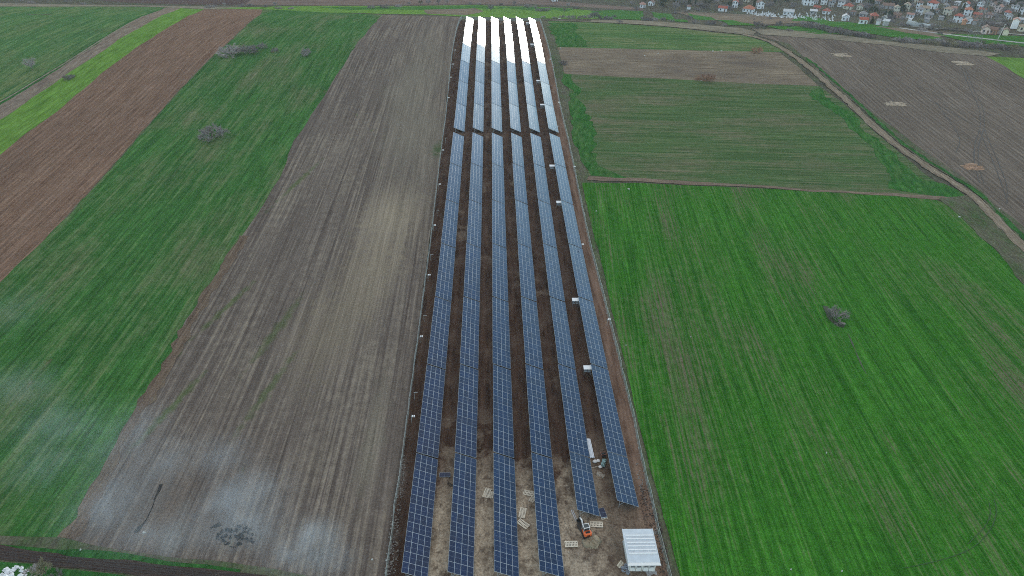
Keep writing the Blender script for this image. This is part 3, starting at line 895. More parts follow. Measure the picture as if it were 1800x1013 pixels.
def mat_mesh(col, dens):
    m = bpy.data.materials.new('wire_mesh'); m.use_nodes = True
    t = m.node_tree; b = t.nodes['Principled BSDF']
    b.inputs['Base Color'].default_value = (*col, 1); b.inputs['Roughness'].default_value = .6
    g = t.nodes.new('ShaderNodeNewGeometry')
    n = t.nodes.new('ShaderNodeTexNoise'); n.inputs['Scale'].default_value = 1.4; n.inputs['Detail'].default_value = 3
    r = t.nodes.new('ShaderNodeMapRange'); r.inputs['From Min'].default_value = .3; r.inputs['From Max'].default_value = .7
    r.inputs['To Min'].default_value = dens * .5; r.inputs['To Max'].default_value = dens * 1.6
    tr = t.nodes.new('ShaderNodeBsdfTransparent'); mx = t.nodes.new('ShaderNodeMixShader')
    t.links.new(g.outputs['Position'], n.inputs['Vector']); t.links.new(n.outputs['Fac'], r.inputs['Value'])
    t.links.new(r.outputs[0], mx.inputs[0]); t.links.new(tr.outputs[0], mx.inputs[1]); t.links.new(b.outputs[0], mx.inputs[2])
    t.links.new(mx.outputs[0], t.nodes['Material Output'].inputs['Surface'])
    return m


M_WIRE = mat_mesh((.34, .42, .38), .28)
_s = MB(); _s.box((0, 0, .95), (.075, .075, 2.1)); _s.bar((0, 0, 1.98), (.0, .0, 2.02), .05, .05); ME_POST = _s.mesh('post', M_POST)


def fence(pts, label, spacing, lean=0.02, rail=.032):
    pts = densify(pts, spacing, False)
    base = Vector((pts[0].x, pts[0].y, SZ(pts[0].x, pts[0].y)))
    t = thing('wire_fence', label, 'fence', base, 0, 'wire fence around the solar plot')
    rn = random.Random(len(pts)); tops = []
    net = MB(); rl = MB()
    for p in pts:
        z = SZ(p.x, p.y)
        o = link('post', ME_POST, t, (p.x - base.x, p.y - base.y, z - base.z), (rn.gauss(0, lean), rn.gauss(0, lean), 0))
        tops.append(Vector((p.x - base.x + rn.gauss(0, .06), p.y - base.y, z - base.z)))
    for a, b in zip(tops, tops[1:]):
        sag = rn.uniform(.0, .08)
        net.face([a + Vector((0, 0, .03)), b + Vector((0, 0, .03)), b + Vector((0, 0, 1.9)), a + Vector((0, 0, 1.9))])
        m = (a + b) / 2
        for zz in (1.93, 1.0, .1):
            rl.tube(a + Vector((0, 0, zz)), m + Vector((0, 0, zz - sag)), rail * (1 if zz > 1.5 else .4), n=4, cap=False)
            rl.tube(m + Vector((0, 0, zz - sag)), b + Vector((0, 0, zz)), rail * (1 if zz > 1.5 else .4), n=4, cap=False)
    link('wire_mesh', net.mesh('wire_mesh', M_WIRE), t)
    link('wire', rl.mesh('wire', simple('pale_wire', (.36, .40, .38), .5, .2)), t)
    return t


fence([p for p in fl], 'long pale wire mesh fence along the left side of the solar plot', 2.6)
fence([p for p in fr], 'long pale wire mesh fence along the right side of the solar plot', 2.6)
far_e = [Vector((fl[-1].x, fl[-1].y)), Vector((-6, 455.6)), Vector((12, 455.6)), Vector((fr[-1].x, fr[-1].y))]
fence(far_e, 'short wire mesh fence across the far end of the solar plot', 2.6)

# camera / lamp poles inside the left fence
def pole(px, py, label, box=True):
    p = GS(px, py, 2.0)
    t = thing('camera_pole', label, 'camera pole', p, 0, 'short poles inside the fences')
    mb = MB(); mb.tube((0, 0, -.1), (0, 0, 2.1), .045); link('pole', mb.mesh('pole', M_POST), t)
    mb = MB(); mb.bar((-.1, 0, 2.08), (.75, 0, 2.08), .06, .06); link('arm', mb.mesh('arm', M_POST), t)
    if box:
        for x in (.25, .62):
            mb = MB(); mb.box((x, 0, 2.02), (.24, .42, .22)); link('camera', mb.mesh('camera', M_WHITE), t)
    return t


PO = ['nearest', 'second', 'third', 'fourth', 'fifth', 'sixth', 'seventh', 'eighth', 'ninth', 'tenth']
for i, (px, py) in enumerate(((723, 732), (738, 591), (752, 483), (762, 396), (771, 324), (777, 264), (787, 172), (791, 136), (795, 113), (799, 88))):
    pole(px, py, f'pole with small white camera boxes inside the left fence, {PO[i]} from the near end')
for i, (px, py) in enumerate(((728, 691), (745, 555), (757, 448), (768, 370), (783, 243))):
    pole(px, py, f'plain short pole with one arm inside the left fence, {PO[i]} from the near end', False)
for i, (px, py) in enumerate(((1068, 561), (1022, 430), (1008, 293), (978, 222), (981, 180), (966, 104))):
    pole(px, py, f'pole with small white camera boxes inside the right fence, {PO[i]} from the near end')

# ------------------------------------------------------------------ white substation building
zb = Z(26, 77, .34)
c1, c2, c3, c4 = (G(x, y, 3.1 + .34) for x, y in ((1093, 930.5), (1146.5, 929.5), (1162, 987.5), (1104.5, 987.5)))
bx0, bx1 = (c1.x + c4.x) / 2, (c2.x + c3.x) / 2
by0, by1 = (c3.y + c4.y) / 2, (c1.y + c2.y) / 2
bw, bl = bx1 - bx0, by1 - by0
SUB = thing('substation', 'white prefabricated substation building with ribbed flat roof by the right fence', 'building', ((bx0 + bx1) / 2, (by0 + by1) / 2, zb - .05))
M_WALL = simple('white_wall', (.70, .69, .66), .7, noise=.05, nscale=1.5)
M_ROOFM = simple('painted_roof', (.55, .60, .63), .5, noise=.09, nscale=1.2, spec=.4)
M_LOUV = simple('grey_louvre', (.20, .205, .21), .6)
hw, hl = bw / 2, bl / 2
mb = MB(); mb.box((0, .03, 1.45), (bw - .9, bl - .9, 2.9)); link('wall', mb.mesh('wall', M_WALL), SUB)
mb = MB(); mb.box((0, .1, .12), (bw - .7, bl - .7, .24)); link('plinth', mb.mesh('plinth', simple('concrete', (.33, .32, .30), noise=.15)), SUB)
mb = MB()
mb.box((.0, 0, 3.0), (bw - .1, bl, .16))
for s in (-1, 1):
    mb.box((s * (hw - .09), 0, 3.0), (.17, bl + .04, .22))
link('roof', mb.mesh('roof', [M_ROOFM]), SUB)
for i, f in enumerate((.795, .69, .58, .475, .365, .26)):
    mb = MB(); mb.box((0.08, -hl + bl * f, 3.135), (bw - .62, .17, .12))
    rb = link('roof_rib', mb.mesh('roof_rib', M_WHITE), SUB)
mb = MB(); y = -hl
mb.face([(-hw + .1, y + .05, 3.085), (hw - .1, y + .05, 3.085), (hw + .12, y - .42, 2.86), (-hw - .12, y - .42, 2.86)])
mb.face([(-hw - .12, y - .42, 2.80), (hw + .12, y - .42, 2.80), (hw - .1, y + .05, 3.025), (-hw + .1, y + .05, 3.025)])
mb.face([(-hw - .12, y - .42, 2.80), (-hw - .12, y - .42, 2.86), (hw + .12, y - .42, 2.86), (hw + .12, y - .42, 2.80)])
link('canopy', mb.mesh('canopy', M_WHITE), SUB)
yf = -hl + .42
for s in (-1, 1):
    for q in (-1, 1):
        x = s * (hw - .45) * .5 + q * .47 * (hw - .45) / 2.1
        wd = .84 * (hw - .45) / 2.1
        mb = MB(); mb.box((x, yf - .03, 1.25), (wd, .06, 2.2)); d = link('door', mb.mesh('door', M_WHITE), SUB)
        mb = MB(); mb.box((x, yf - .07, 1.72), (wd * .82, .04, .95))
        for k in range(7): mb.box((x, yf - .10, 1.32 + k * .13), (wd * .8, .05, .03), M=Matrix.Rotation(.5, 3, 'X'))
        link('louvre', mb.mesh('louvre', M_LOUV), d)
        mb = MB(); mb.box((x - q * wd * .38, yf - .09, 1.1), (.04, .05, .22)); link('handle', mb.mesh('handle', M_DARK), d)
for x in (-hw + .62, 0, hw - .62):
    mb = MB(); mb.box((x, yf - .05, 1.3), (.16, .1, 2.4)); link('pilaster', mb.mesh('pilaster', M_WALL), SUB)
mb = MB(); mb.box((0, yf - .5, .08), (bw - .4, .9, .16)); link('step', mb.mesh('step', simple('concrete_step', (.30, .29, .28), noise=.2)), SUB)

# grey cable heap by its left wall and rubble behind it
def scatter(name, label, cat, px, py, rx, ry, n, r0, r1, mat, seed, dz=0.0, group=None, kind=None):
    c = GS(px, py); mb = MB(); rn = random.Random(seed)
    for i in range(n):
        a, q = rn.uniform(0, 6.283), math.sqrt(rn.random())
        x, y = rx * q * math.cos(a), ry * q * math.sin(a)
        r = rn.uniform(r0, r1)
        mb.blob((x, y, SZ(c.x + x, c.y + y) - c.z + r * .3), (r, r * rn.uniform(.6, 1), r * .7), 0, rn.random(), .35, 3, 5)
    o = link(name, mb.mesh(name, mat), loc=c)
    if kind: o['kind'] = kind; o['label'] = label
    else: tag(o, label, cat, group)
    return o


M_CHALK = simple('pale_stone', (.22, .20, .18), noise=.3, nscale=3)
M_CLOD = simple('soil_clod', (.085, .06, .047), noise=.35, nscale=3)
M_GREYP = simple('grey_plastic', (.23, .26, .30), .5, noise=.3, nscale=3)
scatter('rubble', 'pale stones and lime along the left fence near the end', 'rubble', 695, 912, .8, 16, 240, .05, .22, M_CHALK, 1, kind='stuff')
scatter('rubble', 'stones beside the left fence at the near corner', 'rubble', 690, 985, .9, 4, 70, .05, .2, M_CHALK, 2, kind='stuff')
scatter('rubble', 'pale rubble between the substation and the right fence', 'rubble', 1153, 935, .6, .6, 26, .06, .22, M_CHALK, 3, kind='stuff')
scatter('clods', 'loose dark soil clods beside the right fence', 'soil', 1150, 930, 1.6, 11, 420, .05, .2, M_CLOD, 4, kind='stuff')
scatter('clods', 'loose clods on the trodden earth round the excavator', 'soil', 1050, 940, 7, 6, 380, .03, .12, simple('tan_clod', (.17, .14, .105), noise=.3), 5, kind='stuff')
scatter('clods', 'loose dark soil clods beside the left fence', 'soil', 705, 880, 1.2, 18, 380, .05, .17, M_CLOD, 6, kind='stuff')
scatter('rubble', 'pale stones on the reddish lane by the right fence', 'rubble', 1127, 850, .5, 6, 40, .05, .2, M_CHALK, 9, kind='stuff')
o = scatter('cable_heap', 'tangled heap of grey cable and plastic by the substation left wall', 'heap', 1100, 1001, .7, 1.1, 60, .06, .24, M_GREYP, 7)
heap('sand_heap', 1043, 957, 1.3, 1.5, .45, simple('yellow_sand', (.27, .225, .155), noise=.2, nscale=2), 'small yellowish sand heap just behind the excavator', 'heap', 5, 4).location.z += .34
heap('dark_heap', 1020, 928, .8, 1.8, .35, simple('shadow_dark_soil', (.05, .04, .034), noise=.3), 'dark mound standing in for shadow along the left side of the excavator', 'heap', 6, 4).location.z += .3  # mound coloured dark to stand in for the shadow beside the excavator
heap('dark_heap', 790, 854, .5, .55, .3, simple('shadow_dark_soil2', (.06, .045, .036), noise=.3), 'small dark soil heap below the loose panel between the leftmost rows', 'heap', 8, 3).location.z += .3
heap('sand_heap', 1053, 835, .9, 1.1, .3, simple('pale_sand', (.30, .26, .21), noise=.2), 'pale sand patch between the fifth row and the rightmost row', 'heap', 9, 3).location.z += .3

# ------------------------------------------------------------------ excavator
M_ORANGE = simple('orange_paint', (.72, .135, .03), .45, noise=.06, nscale=4, spec=.5)
M_CAB = simple('cab_white', (.74, .73, .71), .45, noise=.05, spec=.5)
M_BLACK = simple('black_paint', (.025, .026, .028), .5, noise=.15)
M_GLS = simple('cab_glass', (.02, .035, .04), .08, spec=.6)


def excavator(px, py, rz):
    p = GS(px, py)
    t = thing('mini_excavator', 'orange and white mini excavator with black boom on the bare soil', 'excavator', p, rz)
    for s in (-1, 1):
        mb = MB(); n = 14
        prof = [(1.0 * math.cos(a) * (.28 if True else 0) + (.72 if math.cos(a) > 0 else -.72), .26 + .24 * math.sin(a)) for a in [2 * math.pi * i / n for i in range(n)]]
        L_ = [(s * .72 - .15, y, z) for y, z in prof]; R_ = [(s * .72 + .15, y, z) for y, z in prof]
        for i in range(n): mb.face([L_[i], R_[i], R_[(i + 1) % n], L_[(i + 1) % n]])
        mb.face(list(reversed(L_))); mb.face(R_)
        for i in range(9): mb.box((s * .72, -.75 + i * .19, .505), (.31, .07, .03))
        tr = link('track', mb.mesh('track', M_DARK), t)
        mb = MB()
        for y in (-.7, .7): mb.tube((s * .72 + s * .155, y, .26), (s * .72 + s * .18, y, .26), .17, n=10)
        link('wheel', mb.mesh('wheel', M_BLACK), tr)
    mb = MB(); mb.box((0, 0, .42), (1.1, .9, .25)); mb.tube((0, 0, .5), (0, 0, .72), .42, n=14); link('undercarriage', mb.mesh('undercarriage', M_BLACK), t)
    mb = MB(); mb.box((0, 1.25, .3), (1.6, .08, .36)); mb.bar((-.4, .4, .4), (-.4, 1.22, .3), .1, .1); mb.bar((.4, .4, .4), (.4, 1.22, .3), .1, .1); link('dozer_blade', mb.mesh('dozer_blade', M_BLACK), t)
    # upper body: rounded counterweight in orange
    bm = bmesh.new()
    n = 18; rings = []
    for z, k in ((.72, .92), (.80, 1.0), (1.30, 1.0), (1.42, .93), (1.46, .82)):
        rings.append([bm.verts.new((.80 * k * math.copysign(abs(math.cos(a)) ** .45, math.cos(a)), -.62 + .50 * k * math.copysign(abs(math.sin(a)) ** .6, math.sin(a)), z)) for a in [2 * math.pi * i / n for i in range(n)]])
    for a, b in zip(rings, rings[1:]):
        for i in range(n): bm.faces.new((a[i], a[(i + 1) % n], b[(i + 1) % n], b[i]))
    bm.faces.new(rings[-1]); bm.faces.new(list(reversed(rings[0])))
    me = bpy.data.meshes.new('counterweight'); bm.to_mesh(me); bm.free(); me.materials.append(M_ORANGE)
    cw = link('counterweight', me, t)
    mb = MB(); mb.box((0, -.62, 1.468), (.9, .45, .02)); mb.box((0, -1.125, 1.0), (.7, .02, .3)); link('grille', mb.mesh('grille', M_BLACK), cw)
    mb = MB(); mb.box((0, .28, .82), (1.5, 1.1, .22)); link('deck', mb.mesh('deck', M_ORANGE), t)
    # cab
    cab = MB()
    for x in (-.66, .52):
        for y in (-.12, .82): cab.bar((x, y, .9), (x * .96, y * .97 - .02, 2.2), .09, .09)
    for x in (-.64, .50): cab.box((x, .33, 2.22), (.10, 1.08, .10))
    for y in (-.16, .82): cab.box((-.07, y, 2.22), (1.05, .10, .10))
    cab.box((-.07, -.12, 1.15), (1.16, .06, .5)); 
    cb = link('cab', cab.mesh('cab', M_CAB), t)
    mb = MB(); mb.box((-.07, .33, 2.225), (1.04, .86, .05)); mb.box((-.66, .35, 1.5), (.03, .85, 1.2)); mb.box((.52, .35, 1.5), (.03, .85, 1.2)); mb.box((-.07, .84, 1.5), (1.05, .03, 1.2)); mb.box((-.07, -.13, 1.75), (1.05, .03, .7))
    link('window', mb.mesh('window', M_GLS), cb)
    mb = MB(); mb.box((-.05, .15, 1.15), (.5, .5, .15)); mb.box((-.05, -.02, 1.45), (.5, .1, .6)); link('seat', mb.mesh('seat', M_DARK), cb)
    # boom, arm, bucket reaching away
    a, b, c, d = Vector((-.35, .95, .9)), Vector((-.45, 2.0, 2.0)), Vector((-.55, 3.0, 1.75)), Vector((-.65, 3.35, .55))
    mb = MB(); mb.bar(a, b, .22, .28); mb.bar(b - Vector((0, .05, 0)), c, .20, .24); bo = link('boom', mb.mesh('boom', M_CAB), t)
    mb = MB(); mb.tube(a + Vector((0, .15, -.05)), b + Vector((0, .1, -.35)), .06); link('cylinder', mb.mesh('cylinder', M_BLACK), bo)
    mb = MB(); mb.bar(c + Vector((0, -.12, .25)), d, .18, .2); ar = link('arm', mb.mesh('arm', M_BLACK), t)
    mb = MB(); mb.tube(b + Vector((0, .3, .25)), c + Vector((0, -.1, .3)), .05); link('cylinder', mb.mesh('cylinder', M_BLACK), ar)
    mb = MB(); pr = [(0, .12), (.30, .05), (.42, -.2), (.30, -.45), (.02, -.50), (.06, -.25)]
    L_ = [(d.x - .3, d.y - .2 + y, d.z + z) for y, z in pr]; R_ = [(d.x + .3, d.y - .2 + y, d.z + z) for y, z in pr]
    for i in range(5): mb.face([L_[i], R_[i], R_[i + 1], L_[i + 1]])
    mb.face(L_); mb.face(R_)
    for k in range(4): mb.box((d.x - .24 + k * .16, d.y - .2, d.z - .54), (.07, .08, .12))
    link('bucket', mb.mesh('bucket', M_BLACK), t)
    return t


excavator(1030.5, 940, .20).scale = (.9, .9, .9)
# two steel rails on the soil left of the excavator
p = GS(1009, 906)
t = thing('steel_rail', 'two pale steel rails lying on the soil beyond the excavator', 'steel rail', p, .25)
for dx in (-.14, .14):
    mb = MB(); mb.box((dx, 0, .08), (.1, 2.3 - dx, .1)); link('rail', mb.mesh('rail', simple('pale_steel', (.55, .57, .6), .4, .4)), t)
# bundle of long pale profiles leaning by the fifth row
p = GS(1037.5, 790)
t = thing('profile_bundle', 'bundle of long white steel profiles lying beside the fifth row', 'steel profiles', p, .05)
for i in range(5):
    mb = MB(); mb.box((-.34 + i * .17, (i % 2) * .12, .28 + .05 * (i % 3)), (.14, 5.2, .14)); link('profile', mb.mesh('profile', simple('white_steel', (.62, .65, .68), .4, .2)), t)
mb = MB(); mb.box((0, -1.6, .1), (.9, .12, .2)); mb.box((0, 1.6, .1), (.9, .12, .2)); link('bearer', mb.mesh('bearer', M_WOOD), t)

# clutter between the last two rows: sacks, teal sheeting, a frame, a plank
M_SACK = simple('sack_white', (.66, .63, .60), .8, noise=.12, nscale=5)
M_TEAL = simple('teal_sheet', (.24, .36, .35), .5, noise=.8, nscale=2.2)
for i, (px, py, r, lb) in enumerate(((1045.8, 812.5, .42, 'round white sack, leftmost by the clutter between the last rows'), (1051.5, 811.5, .38, 'white sack next to the teal sheeting, upper one'),
                                     (1054.8, 822.5, .36, 'bright white sack below the teal sheeting'))):
    p = GS(px, py); mb = MB(); mb.blob((0, 0, r * .55), (r * 1.05, r * .9, r * .7), 0, i + 3, .14, 6, 10); mb.blob((r * .2, -.1, r * 1.15), (r * .3, r * .25, r * .25), 0, i, .2, 4, 7)
    tag(link('sack', mb.mesh('sack', M_SACK, True), loc=p), lb, 'sack', 'white sacks between the last two rows')
p = GS(1058, 816)
mb = MB(); rn = random.Random(5)
n = 14
gr = [[Vector(((i - n / 2) * .07 + rn.gauss(0, .03) + j * .05, (j - n / 2) * .16 + rn.gauss(0, .04), .25 + .35 * abs(math.sin(i * .9 + j * .4)) * math.exp(-((i - 7) / 5) ** 2) + rn.uniform(0, .22))) for j in range(n)] for i in range(n)]
for i in range(n - 1):
    for j in range(n - 1): mb.face([gr[i][j], gr[i + 1][j], gr[i + 1][j + 1], gr[i][j + 1]])
tag(link('plastic_sheet', mb.mesh('plastic_sheet', M_TEAL, True), loc=p), 'crumpled teal plastic sheeting beside the rightmost row', 'plastic sheet')
p = GS(1060.5, 803)
t = thing('generator', 'reddish tubular-frame machine with dark body under the rightmost row edge', 'generator', p, .2)
M_RED = simple('rust_red_tube', (.28, .12, .08), .5)
mb = MB()
for y in (-.4, .4):
    mb.tube((-.55, y, 0), (-.55, y, .95), .045); mb.tube((.55, y, 0), (.55, y, .95), .045); mb.tube((-.57, y, .95), (.57, y, .95), .045)
for x in (-.55, .55): mb.tube((x, -.42, .95), (x, .42, .95), .045); mb.tube((x, -.42, .1), (x, .42, .1), .045)
link('frame', mb.mesh('frame', M_RED), t)
mb = MB(); mb.box((0, 0, .45), (.85, .6, .55)); mb.tube((-.1, 0, .7), (-.1, 0, .9), .2, n=10); link('engine', mb.mesh('engine', M_BLACK), t)
p = GS(1044, 822)
mb = MB(); mb.box((0, 0, .1), (1.5, .16, .06)); tag(link('plank', mb.mesh('plank', M_WOOD2), loc=p, rot=(0, .03, .28)), 'pale timber plank lying beside the white sacks', 'plank')

# stones, litter on the fields
M_LIT = simple('white_litter', (.5, .5, .48), .6)
for i, (px, py, r, lb) in enumerate((
        (1105, 334, 1.0, 'white plastic sheet caught at the top edge of the bright crop'), (1048, 373, .55, 'white rag in the crop close to the right fence'),
        (1100, 609, .3, 'small pale stone in the crop beside the right fence'), (254, 939, .5, 'white stone at the lower end of the burnt furrow'),
        (143, 969, .4, 'white scrap on the grass verge above the dark road'), (655, 986, .5, 'white stone on the stubble near the left fence foot'),
        (983, 34, 2.0, 'white sheet of rubbish by the bushes at the far right plot corner'), (1686, 383, .9, 'white scrap on the rough ground beside the dirt road'),
        (1756, 369, .7, 'white stone on the verge right of the dirt road'), (1133, 99, 1.0, 'pale stone on the dry strip, left of its pair'), (1157, 95, 1.0, 'pale stone on the dry strip, right of its pair'),
        (1253, 91, 1.1, 'pale stone at the upper edge of the dry strip'), (1268, 91, 1.1, 'second pale stone at the upper edge of the dry strip'),
        (1233, 143, 1.0, 'pale stone beside the reddish bush'), (1452, 798, .3, 'white scrap in the middle of the bright crop'), (1479, 1006, .3, 'white scrap at the lower edge of the bright crop'),
        (680, 987, .4, 'white stone against the left fence'), (985, 86, .9, 'pale stone at the corner of the dry strip'), (1390, 1003, .35, 'grey stone in the lower part of the crop'), (1214, 594, .3, 'pale scrap in the left part of the crop'))):
    p = G(px, py); mb = MB(); r *= .45; mb.blob((0, 0, .33), (r, r * .7, .24), 0, i + 77, .4, 4, 7)
    tag(link('litter' if 'stone' not in lb else 'stone', mb.mesh('litter', M_LIT), loc=p), lb, 'stone' if 'stone' in lb else 'litter')

# burnt furrow and scorched spots
M_CHAR = simple('charred_ground', (.018, .016, .015), .95, noise=.3)
ribbon('burnt_furrow', [(286, 853), (280, 868), (272, 882), (264, 900), (256, 917), (240, 938)], .30, M_CHAR, 9, step=.3, jit=.5)
rn = random.Random(12)
for i in range(9):
    px, py = 408 + rn.gauss(0, 13), 942 + rn.gauss(0, 11)
    a = rn.uniform(-1, 1)
    ribbon('burnt_patch', [(px, py), (px + rn.uniform(3, 10) * math.cos(a), py + 5 * math.sin(a)), (px + 12 * math.cos(a), py + rn.uniform(-3, 5))], rn.uniform(.08, .38), M_CHAR, 9, step=.4, jit=.3)
ribbon('burnt_patch', [(370, 930), (380, 926), (388, 923)], .5, M_CHAR, 9, step=.5, jit=.3)

scatter('charred_clods', 'charred clods of the small burnt spot on the stubble', 'soil', 411, 942, 3.4, 2.2, 60, .06, .36, M_CHAR, 15, kind='stuff')
# white heap and bush in the lower left corner
p = G(17, 1016); mb = MB(); rn = random.Random(2)
for i in range(70):
    a, q = rn.uniform(0, 6.28), math.sqrt(rn.random())
    mb.blob((2.9 * q * math.cos(a), 2.0 * q * math.sin(a), .6 * (1 - q * q) + .1), (rn.uniform(.2, .6), rn.uniform(.15, .5), rn.uniform(.15, .4)), 0, i, .45, 4, 7)
tag(link('plastic_heap', mb.mesh('plastic_heap', simple('white_plastic', (.74, .75, .76), .5, noise=.12, nscale=3)), loc=p), 'big heap of crumpled white plastic below the dark road, lower left corner', 'heap')

# ------------------------------------------------------------------ bare trees and bushes
def mat_twig(name, a, b, sc=.6):
    k = NT(name)
    oi = k.n('ObjectInfo')
    n = k.noise(k.map(k.pos, scale=(sc, sc, sc)), 1, 3)
    c = k.mix(k.rng(n, .35, .65), a, b)
    c = k.mix(1.0, c, k.rng(oi.outputs['Random'], 0, 1, .75, 1.25), 'MULTIPLY')
    k.ln(c, k.b.inputs['Base Color'])
    return k.mat


M_TWIG = mat_twig('bare_twigs', (.25, .225, .22), (.35, .32, .31))
M_TWIGD = mat_twig('dark_twigs', (.17, .152, .152), (.25, .23, .228))
M_TWIGR = mat_twig('reddish_twigs', (.27, .15, .10), (.34, .20, .14))
M_TWIGO = mat_twig('olive_twigs', (.17, .165, .105), (.24, .225, .15))
M_BARK = simple('bark', (.085, .073, .064), noise=.3, nscale=4)
M_EVER = mat_twig('evergreen_leaves', (.022, .045, .020), (.045, .075, .032))
M_BLOSS = mat_twig('pale_blossom_twigs', (.30, .27, .26), (.42, .39, .38))


def crown_mesh(name, seed, n, kind, mat):
    """crown about 1 m wide and 1 m tall (scaled by the object): many fine twigs grown from branching limbs"""
    rn = random.Random(seed); mb = MB()
    tips = []
    def grow(p, d, ln, depth):
        q = p + d * ln
        r = .006 * (1.6 ** (depth))
        mb.tube(p, q, r, r * .6, n=3, cap=False)
        if depth == 0:
            tips.append((q, d)); return
        for _ in range(rn.choice((3, 3, 4))):
            nd = (d + Vector((rn.gauss(0, .5), rn.gauss(0, .5), rn.gauss(.08 if kind != 'bush' else 0, .4)))).normalized()
            grow(p.lerp(q, rn.uniform(.45, 1)), nd, ln * rn.uniform(.6, .85), depth - 1)
    if kind == 'tree':
        for i in range(5):
            a = i * 1.257 + rn.uniform(-.3, .3)
            grow(Vector((0, 0, .18)), Vector((.5 * math.cos(a), .5 * math.sin(a), .75)).normalized(), .26, 3)
    elif kind == 'bush':
        for i in range(8):
            a = i * .785 + rn.uniform(-.3, .3); k = rn.uniform(.25, 1.0)
            grow(Vector((.12 * math.cos(a), .12 * math.sin(a), 0)), Vector((k * math.cos(a), k * math.sin(a), .75)).normalized(), .26, 3)
    elif kind == 'poplar':
        for i in range(26):
            a = i * 2.4; z = .12 + .8 * i / 26
            grow(Vector((0, 0, z * .95)), Vector((.45 * math.cos(a), .45 * math.sin(a), .9)).normalized(), .13 * (1.15 - z * .6), 2)
    else:       # evergreen cone or round crown, of leaf clumps
        for i in range(n):
            z = rn.random() ** .8; a = rn.uniform(0, 6.283)
            rr = (.5 * (1 - z) ** .8 if kind == 'cone' else .5 * math.sqrt(max(0, 1 - (2 * z - 1) ** 2))) * rn.uniform(.5, 1.05) * (1 + .2 * math.sin(3 * a + 7 * z))
            c = Vector((rr * math.cos(a), rr * math.sin(a), .04 + z * .96)); s = rn.uniform(.025, .06)
            e = [c + Vector((rn.gauss(0, s), rn.gauss(0, s), rn.gauss(0, s))) for _ in range(3)]
            mb.face(e)
        me = mb.mesh(name, mat); return me
    for k in range(n):
        q, d = rn.choice(tips)
        d2 = (d + Vector((rn.gauss(0, .6), rn.gauss(0, .6), rn.gauss(.1, .45)))).normalized()
        e = q - d * rn.uniform(0, .08); f = e + d2 * rn.uniform(.05, .14)
        s = d2.orthogonal().normalized() * rn.uniform(.0035, .0075)
        mb.face([e - s, e + s, f])
    return mb.mesh(name, mat)


CR = {}
def crowns(kind, mat, key, n, cnt):
    CR[key] = [crown_mesh('crown', 100 + i * 7 + hash(key) % 1 + len(key), n, kind, mat) for i in range(cnt)]


crowns('tree', M_TWIG, 'tree', 1500, 4)
crowns('tree', M_TWIGO, 'olive', 1500, 2)
crowns('bush', M_TWIG, 'bush', 2900, 4)
crowns('bush', M_TWIGD, 'dark', 2900, 3)
crowns('bush', M_TWIGR, 'red', 1300, 1)
crowns('tree', M_BLOSS, 'bloss', 1500, 1)
crowns('poplar', M_TWIGO, 'poplar', 1500, 2)
crowns('cone', M_EVER, 'cone', 1500, 2)
crowns('round', M_EVER, 'round', 1500, 2)
_s = MB(); _s.tube((0, 0, -.05), (.01, 0, .3), .028, .018, n=6); _s.tube((.01, 0, .3), (0, .01, .55), .018, .008, n=5); ME_TRUNK = _s.mesh('trunk', M_BARK)
rtree = random.Random(21)


def tree(pos, kind, width, height, label, group, name=None):
    nm = name or {'bush': 'bush', 'dark': 'bush', 'red': 'bush', 'poplar': 'poplar_tree', 'cone': 'conifer_tree', 'round': 'evergreen_tree', 'bloss': 'blossom_tree'}.get(kind, 'bare_tree')
    t = thing(nm, label, 'bush' if nm == 'bush' else 'tree', pos, rtree.uniform(0, 6.28), group)
    t.scale = (width, width * rtree.uniform(.85, 1.15), height)
    link('crown', rtree.choice(CR[kind]), t)
    link('trunk', ME_TRUNK, t)
    return t


def ptree(px, py, kind, wpx, hpx, label, group=None):
    """tree standing at a picture point; width and height given as seen, in picture points"""
    p = G(px, py)
    d = (p - CAM).dot(FWD) / FPX
    return tree(p - Vector((0, 0, .1)), kind, wpx * d * 1.15, hpx * d * 1.1, label, group)


ptree(405, 97, 'bush', 34, 26, 'large bare grey bush on the ploughed field edge, left half of the pair')
ptree(437, 94, 'bush', 30, 23, 'large bare grey bush on the ploughed field edge, right half of the pair')
ptree(462, 86, 'bush', 13, 16, 'small bare bush right of the pair of large grey bushes')
ptree(483, 92, 'bush', 13, 12, 'little bare bush in dry grass, two steps right of the large grey pair')
ptree(539, 98, 'bush', 16, 20, 'thin bare bush standing alone in the green strip right of the grey pair')
ptree(373, 243, 'bush', 36, 30, 'lone bare grey bush in the middle of the wide left green field')
ptree(57, 124, 'tree', 20, 24, 'small bare tree in the far left green field beside the thin footpath')
ptree(121, 139, 'dark', 20, 11, 'low dark bush at the edge of the bright green strip')
ptree(1470, 560, 'bush', 34, 30, 'lone bare grey bush beside a dark hollow in the right crop field')
ptree(1241, 143, 'red', 26, 20, 'reddish bare bush at the lower edge of the dry strip')
ptree(990, 113, 'dark', 13, 10, 'small dark bush near the right fence on the dry strip')
ptree(1330, 92, 'red', 18, 12, 'faint reddish bush where the top green field meets the dry strip')
ptree(82, 1012, 'olive', 36, 40, 'bare olive-grey bush beside the white plastic heap below the dark road')
for x in (60, 96): ptree(x, 1010 + (x - 60) * .2, 'bush', 24, 20, ('left' if x == 60 else 'right') + 'hand thin grey bush beside the olive-grey one below the dark road')
